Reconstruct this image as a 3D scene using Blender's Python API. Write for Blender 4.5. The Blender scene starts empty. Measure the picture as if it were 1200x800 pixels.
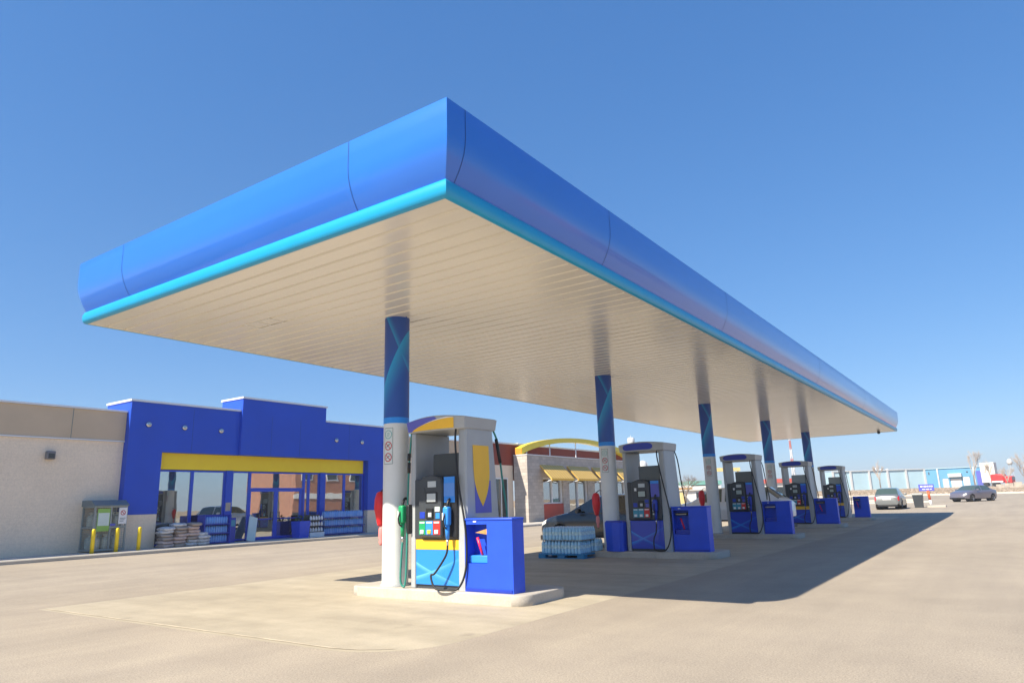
import bpy, bmesh, math, random
from math import sin, cos, pi, radians, atan2, sqrt, hypot
from mathutils import Vector, Matrix
random.seed(7)
S = bpy.context.scene
COL = S.collection

# ------------------------------------------------------------------ materials
def new_mat(name):
    m = bpy.data.materials.new(name); m.use_nodes = True
    nt = m.node_tree
    b = nt.nodes['Principled BSDF']
    return m, nt, b
def N(nt, t, **kw):
    n = nt.nodes.new(t)
    for k, v in kw.items(): setattr(n, k, v)
    return n
def math_node(nt, op, a, b=None, clamp=False):
    n = N(nt, 'ShaderNodeMath', operation=op); n.use_clamp = clamp
    for i, x in enumerate((a, b)):
        if x is None: continue
        if isinstance(x, (int, float)): n.inputs[i].default_value = x
        else: nt.links.new(x, n.inputs[i])
    return n.outputs[0]
def mix_col(nt, fac, c1, c2, mode='MIX'):
    n = N(nt, 'ShaderNodeMix', data_type='RGBA', blend_type=mode)
    for sock, x in ((n.inputs[0], fac), (n.inputs[6], c1), (n.inputs[7], c2)):
        if isinstance(x, (int, float)): sock.default_value = x
        elif isinstance(x, tuple): sock.default_value = (*x, 1) if len(x) == 3 else x
        else: nt.links.new(x, sock)
    return n.outputs[2]
def obj_coord(nt): return N(nt, 'ShaderNodeTexCoord').outputs['Object']
def noise(nt, scale, detail=4, rough=.55, vec=None, stretch=None):
    n = N(nt, 'ShaderNodeTexNoise'); n.inputs['Scale'].default_value = scale
    n.inputs['Detail'].default_value = detail; n.inputs['Roughness'].default_value = rough
    v = vec if vec is not None else obj_coord(nt)
    if stretch:
        mp = N(nt, 'ShaderNodeMapping'); mp.inputs['Scale'].default_value = stretch
        nt.links.new(v, mp.inputs['Vector']); v = mp.outputs[0]
    nt.links.new(v, n.inputs['Vector'])
    return n.outputs['Fac']
def ramp(nt, fac, stops):
    r = N(nt, 'ShaderNodeValToRGB')
    e = r.color_ramp.elements
    while len(e) < len(stops): e.new(.5)
    for el, (p, c) in zip(e, stops):
        el.position = p; el.color = (*c, 1) if len(c) == 3 else c
    nt.links.new(fac, r.inputs[0]); return r.outputs[0]
def bump(nt, b, h, strength=.2, dist=.02):
    n = N(nt, 'ShaderNodeBump'); n.inputs['Strength'].default_value = strength; n.inputs['Distance'].default_value = dist
    nt.links.new(h, n.inputs['Height']); nt.links.new(n.outputs[0], b.inputs['Normal'])
def flat(name, c, rough=.5, metal=0, var=.06, scale=3., spec=.5, coat=0, bumpv=0, bscale=60):
    m, nt, b = new_mat(name)
    b.inputs['Roughness'].default_value = rough; b.inputs['Metallic'].default_value = metal
    b.inputs['Specular IOR Level'].default_value = spec; b.inputs['Coat Weight'].default_value = coat
    b.inputs['Coat Roughness'].default_value = .08
    if var:
        f = noise(nt, scale, 5)
        lo = tuple(x*(1-var) for x in c); hi = tuple(min(1, x*(1+var)) for x in c)
        nt.links.new(ramp(nt, f, [(.3, lo), (.7, hi)]), b.inputs['Base Color'])
    else: b.inputs['Base Color'].default_value = (*c, 1)
    if bumpv: bump(nt, b, noise(nt, bscale, 3), bumpv, .01)
    return m

M = {}
M['blue_fascia'] = flat('blue_fascia_paint', (.022, .165, .66), .28, var=.03, scale=1, spec=.5, coat=.58)
M['cyan_trim'] = flat('cyan_trim_paint', (.008, .33, .6), .35, var=.03)
M['column_white'] = flat('column_white_paint', (.72, .74, .73), .35, var=.05, scale=2)
M['stripe'] = flat('light_blue_stripe', (.02, .28, .85), .4, var=.02)
M['navy'] = flat('deep_blue_paint', (.014, .045, .42), .4, var=.05)
M['blue_plastic'] = flat('blue_moulded_plastic', (.016, .08, .66), .42, var=.06, scale=4)
M['blue_bright'] = flat('bright_blue_print', (.03, .26, .78), .4, var=.03)
M['yellow'] = flat('warm_yellow_paint', (.9, .52, .03), .45, var=.05)
M['lemon'] = flat('bollard_yellow_paint', (.85, .62, .01), .4, var=.06, scale=8)
M['grey_paint'] = flat('light_grey_painted_steel', (.4, .42, .43), .38, var=.05)
M['dark_plastic'] = flat('charcoal_plastic', (.045, .052, .06), .42, var=.08)
M['darker'] = flat('black_plastic', (.012, .013, .015), .45, var=.1)
M['screen_dark'] = flat('dark_display_glass', (.05, .06, .065), .15, var=.04)
M['screen_lit'] = flat('pale_display', (.5, .54, .55), .25, var=.04)
M['screen_green'] = flat('lcd_display', (.38, .45, .42), .25, var=.05)
M['green'] = flat('green_plastic', (.01, .32, .12), .4, var=.06)
M['hose_green'] = flat('green_rubber', (.03, .24, .19), .5, var=.06)
M['rubber'] = flat('black_rubber', (.012, .012, .013), .55, var=.1)
M['red'] = flat('red_plastic', (.62, .03, .025), .45, var=.05)
M['red_vinyl'] = flat('red_vinyl_cover', (.7, .015, .025), .4, var=.1, scale=12)
M['pink'] = flat('faded_pink_vinyl', (.8, .25, .24), .5, var=.08)
M['magenta'] = flat('red_handle', (.75, .02, .09), .35, var=.03)
M['teal'] = flat('teal_print', (.05, .3, .42), .45, var=.05)
M['white'] = flat('white_print', (.8, .8, .8), .45, var=.02)
M['wood'] = flat('pale_wood', (.5, .27, .09), .6, var=.2, scale=20)
M['chrome'] = flat('bare_metal', (.6, .6, .6), .25, metal=1, var=.03)
M['coping'] = flat('white_metal_coping', (.76, .77, .78), .4, var=.04)
M['purple'] = flat('violet_blue_print', (.1, .11, .5), .45, var=.04)
M['concrete'] = None

def concrete(name, c, var=.16):
    m, nt, b = new_mat(name)
    v = obj_coord(nt)
    big = noise(nt, .9, 6, .6, v); fine = noise(nt, 45, 4, .7, v); st = noise(nt, 2.2, 5, .7, v, (1, 1, .25))
    base = ramp(nt, big, [(.3, tuple(x*(1-var) for x in c)), (.72, tuple(x*(1+var*.6) for x in c))])
    col = mix_col(nt, .5, base, ramp(nt, fine, [(.25, (.6, .6, .6)), (.75, (1.25, 1.25, 1.25))]), 'MULTIPLY')
    col = mix_col(nt, ramp(nt, st, [(.52, (0, 0, 0)), (.75, (.45, .45, .45))]), col, tuple(x*.62 for x in c))
    nt.links.new(col, b.inputs['Base Color']); b.inputs['Roughness'].default_value = .88
    bump(nt, b, fine, .25, .004); return m
M['concrete'] = concrete('island_concrete', (.5, .455, .39))
M['kerb'] = concrete('kerb_concrete', (.5, .45, .37))
M['walk'] = concrete('walkway_concrete', (.55, .51, .45))

def asphalt():
    m, nt, b = new_mat('sun_bleached_asphalt')
    v = obj_coord(nt)
    big = noise(nt, .13, 6, .6, v); mid = noise(nt, 1.1, 5, .65, v); fine = noise(nt, 55, 3, .8, v)
    vo = N(nt, 'ShaderNodeTexVoronoi'); vo.inputs['Scale'].default_value = 95; nt.links.new(v, vo.inputs['Vector'])
    streak = noise(nt, .35, 4, .6, v, (3.5, .3, 1))
    c = ramp(nt, big, [(.28, (.345, .292, .226)), (.72, (.43, .365, .284))])
    c = mix_col(nt, .55, c, ramp(nt, mid, [(.3, (.84, .84, .85)), (.72, (1.1, 1.1, 1.08))]), 'MULTIPLY')
    c = mix_col(nt, .42, c, ramp(nt, streak, [(.35, (.78, .78, .79)), (.65, (1.07, 1.07, 1.05))]), 'MULTIPLY')
    c = mix_col(nt, .8, c, ramp(nt, fine, [(.28, (.5, .5, .5)), (.5, (1, 1, 1)), (.78, (1.5, 1.48, 1.42))]), 'MULTIPLY')
    c = mix_col(nt, .5, c, ramp(nt, vo.outputs['Distance'], [(0, (1.25, 1.22, 1.16)), (.55, (.84, .84, .85))]), 'MULTIPLY')
    # oil drips and hairline tar cracks
    oil = noise(nt, .55, 3, .5, v)
    c = mix_col(nt, ramp(nt, oil, [(.66, (0, 0, 0)), (.8, (.28, .28, .28))]), c, (.2, .18, .155))
    nt.links.new(c, b.inputs['Base Color']); b.inputs['Roughness'].default_value = .86
    b.inputs['Specular IOR Level'].default_value = .35
    bump(nt, b, fine, .5, .008); return m
M['asphalt'] = asphalt()

def pad_mat():
    m, nt, b = new_mat('worn_concrete_apron')
    v = obj_coord(nt)
    big = noise(nt, .45, 5, .6, v); mid = noise(nt, 2.3, 5, .6, v); fine = noise(nt, 70, 3, .75, v)
    tyre = noise(nt, .5, 4, .6, v, (.35, 2.6, 1))
    c = ramp(nt, big, [(.3, (.385, .33, .24)), (.7, (.48, .415, .305))])
    c = mix_col(nt, .5, c, ramp(nt, mid, [(.3, (.84, .84, .84)), (.7, (1.12, 1.12, 1.12))]), 'MULTIPLY')
    c = mix_col(nt, .5, c, ramp(nt, tyre, [(.36, (.72, .71, .7)), (.62, (1.07, 1.07, 1.06))]), 'MULTIPLY')
    c = mix_col(nt, .5, c, ramp(nt, fine, [(.25, (.68, .68, .68)), (.75, (1.25, 1.25, 1.25))]), 'MULTIPLY')
    spots = noise(nt, 1.7, 2, .5, v)
    c = mix_col(nt, ramp(nt, spots, [(.68, (0, 0, 0)), (.78, (.45, .45, .45))]), c, (.2, .17, .13))
    nt.links.new(c, b.inputs['Base Color']); b.inputs['Roughness'].default_value = .8
    bump(nt, b, fine, .3, .004); return m
M['pad'] = pad_mat()

def dry_grass():
    m, nt, b = new_mat('dry_winter_grass')
    v = obj_coord(nt)
    a = noise(nt, .05, 6, .65, v); f = noise(nt, 1.5, 5, .75, v)
    c = ramp(nt, a, [(.3, (.26, .17, .085)), (.55, (.36, .26, .15)), (.72, (.3, .26, .16))])
    c = mix_col(nt, .7, c, ramp(nt, f, [(.25, (.6, .58, .55)), (.75, (1.35, 1.32, 1.25))]), 'MULTIPLY')
    nt.links.new(c, b.inputs['Base Color']); b.inputs['Roughness'].default_value = .95
    bump(nt, b, f, .6, .15); return m
M['grass'] = dry_grass()

def soffit_mat():
    m, nt, b = new_mat('off_white_soffit_metal')
    v = obj_coord(nt)
    a = noise(nt, .35, 4, .6, v, (.15, 1.4, 1)); f = noise(nt, 3, 4, .6, v, (.3, 2, 1))
    c = ramp(nt, a, [(.3, (.76, .715, .615)), (.7, (.83, .78, .68))])
    c = mix_col(nt, .25, c, ramp(nt, f, [(.3, (.88, .88, .88)), (.7, (1.06, 1.06, 1.06))]), 'MULTIPLY')
    nt.links.new(c, b.inputs['Base Color']); b.inputs['Roughness'].default_value = .23
    b.inputs['Specular IOR Level'].default_value = .9; b.inputs['Coat Weight'].default_value = .5; b.inputs['Coat Roughness'].default_value = .16
    return m
M['soffit'] = soffit_mat()

def block_wall(name, c, bw, bh, mortar, rough=.9, var=.1, bstr=.5):
    """masonry on a wall facing +X or -Y: the mortar grid runs on (x+y, z)"""
    m, nt, b = new_mat(name)
    v = obj_coord(nt)
    sp = N(nt, 'ShaderNodeSeparateXYZ'); nt.links.new(v, sp.inputs[0])
    cb = N(nt, 'ShaderNodeCombineXYZ')
    nt.links.new(math_node(nt, 'ADD', sp.outputs[0], sp.outputs[1]), cb.inputs[0]); nt.links.new(sp.outputs[2], cb.inputs[1])
    br = N(nt, 'ShaderNodeTexBrick'); nt.links.new(cb.outputs[0], br.inputs['Vector'])
    br.inputs['Scale'].default_value = 1; br.inputs['Brick Width'].default_value = bw; br.inputs['Row Height'].default_value = bh
    br.inputs['Mortar Size'].default_value = .008; br.inputs['Mortar Smooth'].default_value = .4
    br.inputs['Color1'].default_value = (*[x*(1-var) for x in c], 1); br.inputs['Color2'].default_value = (*[x*(1+var) for x in c], 1)
    br.inputs['Mortar'].default_value = (*mortar, 1)
    f = noise(nt, 18, 5, .7, v); big = noise(nt, .5, 4, .6, v)
    col = mix_col(nt, .5, br.outputs['Color'], ramp(nt, f, [(.25, (.75, .75, .75)), (.75, (1.2, 1.2, 1.2))]), 'MULTIPLY')
    col = mix_col(nt, .5, col, ramp(nt, big, [(.3, (.9, .9, .9)), (.7, (1.07, 1.07, 1.07))]), 'MULTIPLY')
    nt.links.new(col, b.inputs['Base Color']); b.inputs['Roughness'].default_value = rough
    h = math_node(nt, 'SUBTRACT', math_node(nt, 'MULTIPLY', f, .3), br.outputs['Fac'])
    bump(nt, b, h, bstr, .01); return m
M['beige_block'] = block_wall('painted_beige_block', (.9, .74, .555), .4, .2, (.86, .705, .525), var=.012, bstr=.3)
M['grey_block'] = block_wall('grey_split_face_block', (.5, .45, .4), .42, .2, (.34, .3, .265), var=.13)
M['red_brick'] = block_wall('red_brick', (.40, .16, .095), .24, .08, (.42, .35, .29), var=.2)
M['stucco'] = flat('tan_panel', (.60, .46, .31), .85, var=.05, scale=1.2, bumpv=.15)
M['store_blue'] = flat('store_blue_panel', (.008, .072, .55), .55, var=.05, scale=.8, bumpv=.06)
M['frame_blue'] = flat('blue_window_frame', (.022, .085, .6), .4, var=.03)
M['store_yellow'] = flat('store_yellow_panel', (1, .7, .012), .5, var=.03)
M['beige_rest'] = flat('beige_render', (.82, .68, .53), .9, var=.04, bumpv=.15)
M['maroon'] = flat('brick_red_panel', (.24, .04, .022), .7, var=.06, scale=1.5)
M['arch_yellow'] = flat('arch_yellow_paint', (.85, .63, .03), .4, var=.05)
M['arch_end'] = flat('orange_underside', (.78, .3, .03), .5, var=.05)
M['red_panel'] = flat('red_sill_panel', (.42, .05, .025), .6, var=.06)

def awning_mat():
    m, nt, b = new_mat('golden_seamed_awning')
    sp = N(nt, 'ShaderNodeSeparateXYZ'); nt.links.new(obj_coord(nt), sp.inputs[0])
    w = math_node(nt, 'PINGPONG', math_node(nt, 'MULTIPLY', sp.outputs[1], 3.2), .5)
    nt.links.new(ramp(nt, math_node(nt, 'MULTIPLY', w, 2), [(.0, (.4, .24, .05)), (.22, (.68, .44, .1)), (1, (.74, .49, .13))]), b.inputs['Base Color'])
    b.inputs['Roughness'].default_value = .5; bump(nt, b, w, .4, .05); return m
M['awning'] = awning_mat()

def glass(name, tint=(.75, .82, .84), refl=.5, rough=.01):
    m, nt, b = new_mat(name)
    nt.nodes.remove(b)
    out = [n for n in nt.nodes if n.type == 'OUTPUT_MATERIAL'][0]
    tr = N(nt, 'ShaderNodeBsdfTransparent'); tr.inputs[0].default_value = (*tint, 1)
    gl = N(nt, 'ShaderNodeBsdfGlossy'); gl.inputs['Roughness'].default_value = rough
    gl.inputs['Color'].default_value = (.9, .93, .94, 1)
    wav = noise(nt, .9, 2, .5); bp = N(nt, 'ShaderNodeBump'); bp.inputs['Strength'].default_value = .03; bp.inputs['Distance'].default_value = .05
    nt.links.new(wav, bp.inputs['Height']); nt.links.new(bp.outputs[0], gl.inputs['Normal'])
    lw = N(nt, 'ShaderNodeLayerWeight'); lw.inputs['Blend'].default_value = .25
    f = math_node(nt, 'ADD', math_node(nt, 'MULTIPLY', lw.outputs['Fresnel'], .5), refl, True)
    mx = N(nt, 'ShaderNodeMixShader'); nt.links.new(f, mx.inputs[0]); nt.links.new(tr.outputs[0], mx.inputs[1]); nt.links.new(gl.outputs[0], mx.inputs[2])
    nt.links.new(mx.outputs[0], out.inputs[0]); return m
M['store_glass'] = glass('reflective_shop_glass', (.55, .62, .62), .5)
M['car_glass'] = flat('dark_car_glass', (.02, .028, .03), .05, var=0, spec=.9, coat=.3)
M['car_glass_green'] = flat('greenish_car_glass', (.06, .09, .075), .05, var=0, spec=.9, coat=.3)
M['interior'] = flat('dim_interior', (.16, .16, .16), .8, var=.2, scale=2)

def swoosh(name, c0, c1, horiz, x0, x1, z0, z1):
    """two crossing pale swooshes printed on a blue panel; u runs along object axis `horiz`, v along z"""
    m, nt, b = new_mat(name)
    sp = N(nt, 'ShaderNodeSeparateXYZ'); nt.links.new(obj_coord(nt), sp.inputs[0])
    uc = sp.outputs[0] if z1-z0 < 1 else math_node(nt, 'ADD', math_node(nt, 'MULTIPLY', sp.outputs[0], .79), math_node(nt, 'MULTIPLY', sp.outputs[1], .61))
    u = math_node(nt, 'DIVIDE', math_node(nt, 'SUBTRACT', uc, x0), x1-x0)
    v = math_node(nt, 'DIVIDE', math_node(nt, 'SUBTRACT', sp.outputs[2], z0), z1-z0)
    def band(cv, sgn, wid, k):   # edge at v = cv(u): bright at the edge and fading away on one side
        d = math_node(nt, 'MULTIPLY', math_node(nt, 'SUBTRACT', v, cv), sgn)
        on = math_node(nt, 'MULTIPLY', d, 60, True)
        fall = math_node(nt, 'SUBTRACT', 1, math_node(nt, 'DIVIDE', d, wid), True)
        return math_node(nt, 'MULTIPLY', math_node(nt, 'MULTIPLY', on, math_node(nt, 'POWER', fall, 1.6)), k, True)
    if horiz == 0 and z1 - z0 < 1.0:      # pump door: a wide flat X
        c_a = math_node(nt, 'ADD', .22, math_node(nt, 'MULTIPLY', math_node(nt, 'POWER', u, 1.25), .62))
        c_b = math_node(nt, 'SUBTRACT', .72, math_node(nt, 'MULTIPLY', math_node(nt, 'POWER', u, .8), .72))
        f = math_node(nt, 'MAXIMUM', band(c_a, -1, .16, .75), band(c_b, -1, .16, .75))
        f = math_node(nt, 'MULTIPLY', f, math_node(nt, 'SUBTRACT', 1.15, u, True), True)
    else:                                  # tall column top
        c_a = math_node(nt, 'ADD', .27, math_node(nt, 'MULTIPLY', math_node(nt, 'POWER', math_node(nt, 'MAXIMUM', u, .001), .78), .62))
        c_b = math_node(nt, 'SUBTRACT', 1.06, math_node(nt, 'MULTIPLY', u, .62))
        f = math_node(nt, 'MAXIMUM', band(c_a, -1, .42, .9), band(c_b, 1, .16, .75))
    nt.links.new(mix_col(nt, f, c0, c1), b.inputs['Base Color'])
    b.inputs['Roughness'].default_value = .38; b.inputs['Coat Weight'].default_value = .2
    return m
M['col_swoosh'] = swoosh('column_swoosh_print', (.012, .07, .36), (.01, .36, .70), 0, -.22, .22, 2.88, 4.65)
M['door_royal'] = swoosh('royal_blue_pump_door_print', (.014, .055, .5), (.02, .42, .95), 0, .06, 1.06, .06, .73)
M['door_sky'] = swoosh('sky_blue_pump_door_print', (.02, .24, .72), (.2, .62, .95), 0, .06, 1.06, .06, .58)  # nearest pump's blue door print, sunlight painted in as a paler blue

def paint(name, c, metal=.3):
    m, nt, b = new_mat(name)
    b.inputs['Base Color'].default_value = (*c, 1); b.inputs['Metallic'].default_value = metal
    b.inputs['Roughness'].default_value = .32; b.inputs['Coat Weight'].default_value = .8; b.inputs['Coat Roughness'].default_value = .04
    d = noise(nt, 3, 4); nt.links.new(ramp(nt, d, [(.3, tuple(x*.92 for x in c)), (.7, c)]), b.inputs['Base Color'])
    return m
M['car_dark'] = paint('dark_slate_car_paint', (.012, .016, .022), 0)
M['car_white'] = paint('white_car_paint', (.82, .82, .81), 0)
M['car_silver'] = paint('silver_car_paint', (.25, .26, .255), .5)
M['car_grey'] = paint('violet_grey_car_paint', (.2, .185, .225), .4)
M['tyre'] = flat('tyre_rubber', (.015, .015, .016), .8, var=.1)
M['rim'] = flat('alloy_rim', (.5, .5, .52), .3, metal=.8, var=.05)
M['tail_red'] = flat('red_tail_lamp', (.6, .015, .02), .15, var=.02)
M['head_clear'] = flat('clear_head_lamp', (.75, .74, .7), .12, var=.02)
M['plate'] = flat('number_plate_white', (.75, .75, .75), .4, var=.02)

M['pet'] = flat('blue_tinted_bottles', (.42, .72, .97), .2, var=.14, scale=9)
M['pet_label'] = flat('blue_white_labels', (.6, .82, .97), .4, var=.3, scale=14)
M['pet_cap'] = flat('pale_blue_caps', (.6, .72, .85), .4, var=.1)
def pack_mat():
    m, nt, b = new_mat('shrink_wrapped_water_pack')
    sp = N(nt, 'ShaderNodeSeparateXYZ'); v = obj_coord(nt); nt.links.new(v, sp.inputs[0])
    w = math_node(nt, 'PINGPONG', math_node(nt, 'MULTIPLY', sp.outputs[1], 11.5), .5)
    f = noise(nt, 16, 3, .7, v)
    c = ramp(nt, f, [(.28, (.3, .55, .92)), (.42, (.66, .84, .97)), (.55, (.93, .96, .97))])
    c = mix_col(nt, math_node(nt, 'MULTIPLY', w, .5), (.1, .32, .75), c)
    nt.links.new(c, b.inputs['Base Color']); b.inputs['Roughness'].default_value = .2; return m
M['pack'] = pack_mat()
M['pallet_blue'] = flat('blue_pallet_plastic', (.015, .2, .42), .5, var=.1)
M['cardboard'] = flat('cardboard_tray', (.42, .36, .3), .8, var=.1)
M['bag_a'] = flat('pinkish_grey_sack', (.56, .43, .37), .6, var=.25, scale=5)
M['bag_b'] = flat('brown_grey_sack', (.36, .29, .24), .6, var=.3, scale=6)
M['bag_c'] = flat('pale_printed_sack', (.62, .6, .58), .5, var=.3, scale=7)
M['teal_cloth'] = flat('teal_bundle', (.03, .28, .34), .6, var=.3, scale=6)
M['plant'] = flat('potted_foliage', (.06, .13, .03), .7, var=.3, scale=20)
M['locker_steel'] = flat('green_grey_steel', (.3, .335, .325), .5, metal=.1, var=.1)
M['lime'] = flat('lime_green_sign', (.28, .5, .1), .5, var=.06)
M['sign_pale'] = flat('pale_mint_sign', (.62, .72, .68), .4, var=.05)
M['tank'] = flat('faded_gas_bottle', (.62, .62, .5), .5, var=.3, scale=4)
M['shop_white'] = flat('white_shop_wall', (.75, .73, .68), .8, var=.05)
M['wh_pale'] = flat('pale_sky_blue_cladding', (.42, .60, .69), .6, var=.05, scale=.3)
M['wh_blue'] = flat('sky_blue_cladding', (.11, .33, .54), .6, var=.05, scale=.3)
M['wh_white'] = flat('white_cladding_trim', (.6, .61, .61), .6, var=.03)
M['green_roof'] = flat('sea_green_roof', (.18, .42, .36), .6, var=.08)
M['pale_yellow'] = flat('pale_yellow_band', (.72, .58, .25), .6, var=.08)
M['bark'] = flat('grey_brown_bark', (.2, .155, .12), .9, var=.2, scale=6)
M['twig'] = flat('pale_winter_twigs', (.46, .38, .31), .9, var=.2, scale=3)
M['mast_red'] = flat('mast_red', (.6, .2, .16), .6, var=.05)
M['stone'] = flat('pale_rubble', (.46, .4, .33), .9, var=.25, scale=1.5)
M['orange_red'] = flat('orange_red_post', (.75, .11, .03), .5, var=.05)

# ------------------------------------------------------------------ mesh helpers
class MB:
    def __init__(s): s.bm = bmesh.new(); s.mi = 0
    def _new(s, faces, smooth=False):
        for f in faces: f.material_index = s.mi; f.smooth = smooth
    def box(s, x0, x1, y0, y1, z0, z1, bev=0, seg=2, mat=None):
        vs = [s.bm.verts.new((x, y, z)) for x in (x0, x1) for y in (y0, y1) for z in (z0, z1)]
        F = [(0, 1, 3, 2), (4, 6, 7, 5), (0, 4, 5, 1), (2, 3, 7, 6), (0, 2, 6, 4), (1, 5, 7, 3)]
        fs = [s.bm.faces.new([vs[i] for i in f]) for f in F]
        bmesh.ops.recalc_face_normals(s.bm, faces=fs)
        s._new(fs)
        if bev:
            es = list({e for f in fs for e in f.edges})
            r = bmesh.ops.bevel(s.bm, geom=es, offset=bev, segments=seg, profile=.5, affect='EDGES', clamp_overlap=True)
            s._new(r['faces'], True)
            for v in r['verts']: pass
            fs = list({f for v in r['verts'] for f in v.link_faces} | set(f for f in fs if f.is_valid))
        if mat is not None:
            vv = list({v for f in fs if f.is_valid for v in f.verts})
            bmesh.ops.transform(s.bm, matrix=mat, verts=vv)
        return s
    def quad(s, *p):
        f = s.bm.faces.new([s.bm.verts.new(q) for q in p]); s._new([f]); return s
    def ring_loft(s, rings, closed=True, cap=True, smooth=True):
        R = [[s.bm.verts.new(p) for p in r] for r in rings]
        fs = []
        for a, b in zip(R, R[1:]):
            n = len(a)
            for i in range(n if closed else n-1):
                j = (i+1) % n
                fs.append(s.bm.faces.new((a[i], a[j], b[j], b[i])))
        s._new(fs, smooth)
        if cap and closed:
            c = [s.bm.faces.new(R[0][::-1]), s.bm.faces.new(R[-1])]
            s._new(c); fs += c
        bmesh.ops.recalc_face_normals(s.bm, faces=fs)
        return s
    def cyl(s, p0, p1, r0, r1=None, n=16, cap=True):
        r1 = r0 if r1 is None else r1
        return s.tube([p0, p1], [r0, r1], n, cap)
    def tube(s, pts, rad, n=8, cap=True):
        pts = [Vector(p) for p in pts]
        if not isinstance(rad, (list, tuple)): rad = [rad]*len(pts)
        rings = []; prev = None
        for i, p in enumerate(pts):
            t = (pts[min(i+1, len(pts)-1)] - pts[max(i-1, 0)]).normalized()
            if prev is None:
                a = Vector((0, 0, 1)) if abs(t.z) < .9 else Vector((1, 0, 0))
                u = t.cross(a).normalized()
            else:
                u = (prev - t*prev.dot(t)).normalized()
            prev = u; w = t.cross(u)
            rings.append([p + (u*cos(2*pi*k/n) + w*sin(2*pi*k/n))*rad[i] for k in range(n)])
        return s.ring_loft(rings, True, cap, n > 5)
    def lathe(s, prof, c=(0, 0, 0), n=16, cap=True):
        rings = [[(c[0]+r*cos(2*pi*k/n), c[1]+r*sin(2*pi*k/n), c[2]+z) for k in range(n)] for r, z in prof]
        return s.ring_loft(rings, True, cap, True)
    def prism(s, poly, axis, a, b):
        """poly in the two other axes, extruded along axis from a to b"""
        def P(q, h):
            if axis == 0: return (h, q[0], q[1])
            if axis == 1: return (q[0], h, q[1])
            return (q[0], q[1], h)
        return s.ring_loft([[P(q, a) for q in poly], [P(q, b) for q in poly]], True, True, False)
    def build(s, name, mats, parent=None, bevel=0):
        me = bpy.data.meshes.new(name)
        s.bm.normal_update(); s.bm.to_mesh(me); s.bm.free()
        if not isinstance(mats, (list, tuple)): mats = [mats]
        for m in mats: me.materials.append(m)
        o = bpy.data.objects.new(name, me); COL.objects.link(o)
        if parent is not None: o.parent = parent
        return o
def smooth_pts(pts, n=6):
    P = [Vector(p) for p in pts]; out = []
    for i in range(len(P)-1):
        p0, p1, p2, p3 = P[max(i-1, 0)], P[i], P[i+1], P[min(i+2, len(P)-1)]
        for k in range(n):
            t = k/n
            out.append(.5*((2*p1) + (p2-p0)*t + (2*p0-5*p1+4*p2-p3)*t*t + (3*p1-p0-3*p2+p3)*t**3))
    out.append(P[-1]); return out
def tag(o, label, cat, group=None):
    o['label'] = label; o['category'] = cat
    if group: o['group'] = group
    return o
def thing(name, label, cat, loc=(0, 0, 0), rz=0, group=None):
    o = bpy.data.objects.new(name, None); COL.objects.link(o)
    o.empty_display_size = .2; o.location = loc; o.rotation_euler = (0, 0, rz)
    return tag(o, label, cat, group)
def structure(o): o['kind'] = 'structure'; return o
def copy_tree(o, parent=None):
    c = o.copy(); COL.objects.link(c)
    if parent is not None: c.parent = parent
    for ch in list(o.children): copy_tree(ch, c)
    return c

# ------------------------------------------------------------------ ground
def sstep(a, b, t):
    t = max(0, min(1, (t-a)/(b-a))); return t*t*(3-2*t)
KN = [(36, 0), (47, .15), (63, .29), (92, .43), (115, .58), (130, .75), (205, 1.75), (240, 1.95), (600, 2.3), (4000, 3)]
def gz(x, y):
    z = 0
    if y > KN[0][0]:
        for (a, za), (b, zb) in zip(KN, KN[1:]):
            if y <= b: z = za + (zb-za)*(y-a)/(b-a); break
        else: z = KN[-1][1]
    return z + .0085*max(0, min(16, -x-5))
def sheet(name, xs, ys, mat, dz=0):
    mb = MB(); g = [[mb.bm.verts.new((x, y, gz(x, y)+dz)) for y in ys] for x in xs]
    for i in range(len(xs)-1):
        for j in range(len(ys)-1):
            f = mb.bm.faces.new((g[i][j], g[i+1][j], g[i+1][j+1], g[i][j+1])); f.smooth = True
    return structure(mb.build(name, mat))
YS = [-30, -10, 0, 10, 20, 30, 36, 40, 43, 47, 52, 58, 63, 70, 80, 92, 104, 115]
XS = [-60, -40, -30, -21, -15, -10, -5, 0, 5, 10, 20, 40, 70, 110]
sheet('ground', [-700, -300, -120] + XS + [200, 400, 700], [-700, -400, -120] + YS + [122, 130, 145, 160, 175, 190, 205, 222, 240, 300, 420, 560, 700], M['grass'], -.02)
sheet('parking_lot', XS, YS, M['asphalt'], 0)
# concrete apron that runs under the pumps
def strip(name, x0, x1, y0, y1, mat, dz):
    ys = [y0] + [y for y in YS if y0 < y < y1] + [y1]; xs = [x0] + [x for x in XS if x0 < x < x1] + [x1]
    return sheet(name, xs, ys, mat, dz)
# slab outline: one generous rounded corner at the near right
corner = [(3.35-.9+.9*sin(a), -3.42+.9-.9*cos(a)) for a in [pi/2*k/8 for k in range(9)]]
mb = MB()
inner = [(-4.2, -3.42)]+corner+[(3.35, 35.9), (-4.2, 35.9)]
outer = [(-4.32, -3.5)]+[(x+.09*sin(pi/2*k/8), y-.09*cos(pi/2*k/8)) for k, (x, y) in enumerate(corner)]+[(3.44, 35.98), (-4.32, 35.98)]
vi = [mb.bm.verts.new((x, y, .005)) for x, y in inner]; vo = [mb.bm.verts.new((x, y, .0006)) for x, y in outer]
mb.bm.faces.new(vi)
for k in range(len(vi)): mb.bm.faces.new((vo[k], vo[(k+1) % len(vi)], vi[(k+1) % len(vi)], vi[k]))
structure(mb.build('concrete_apron', M['pad']))
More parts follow.
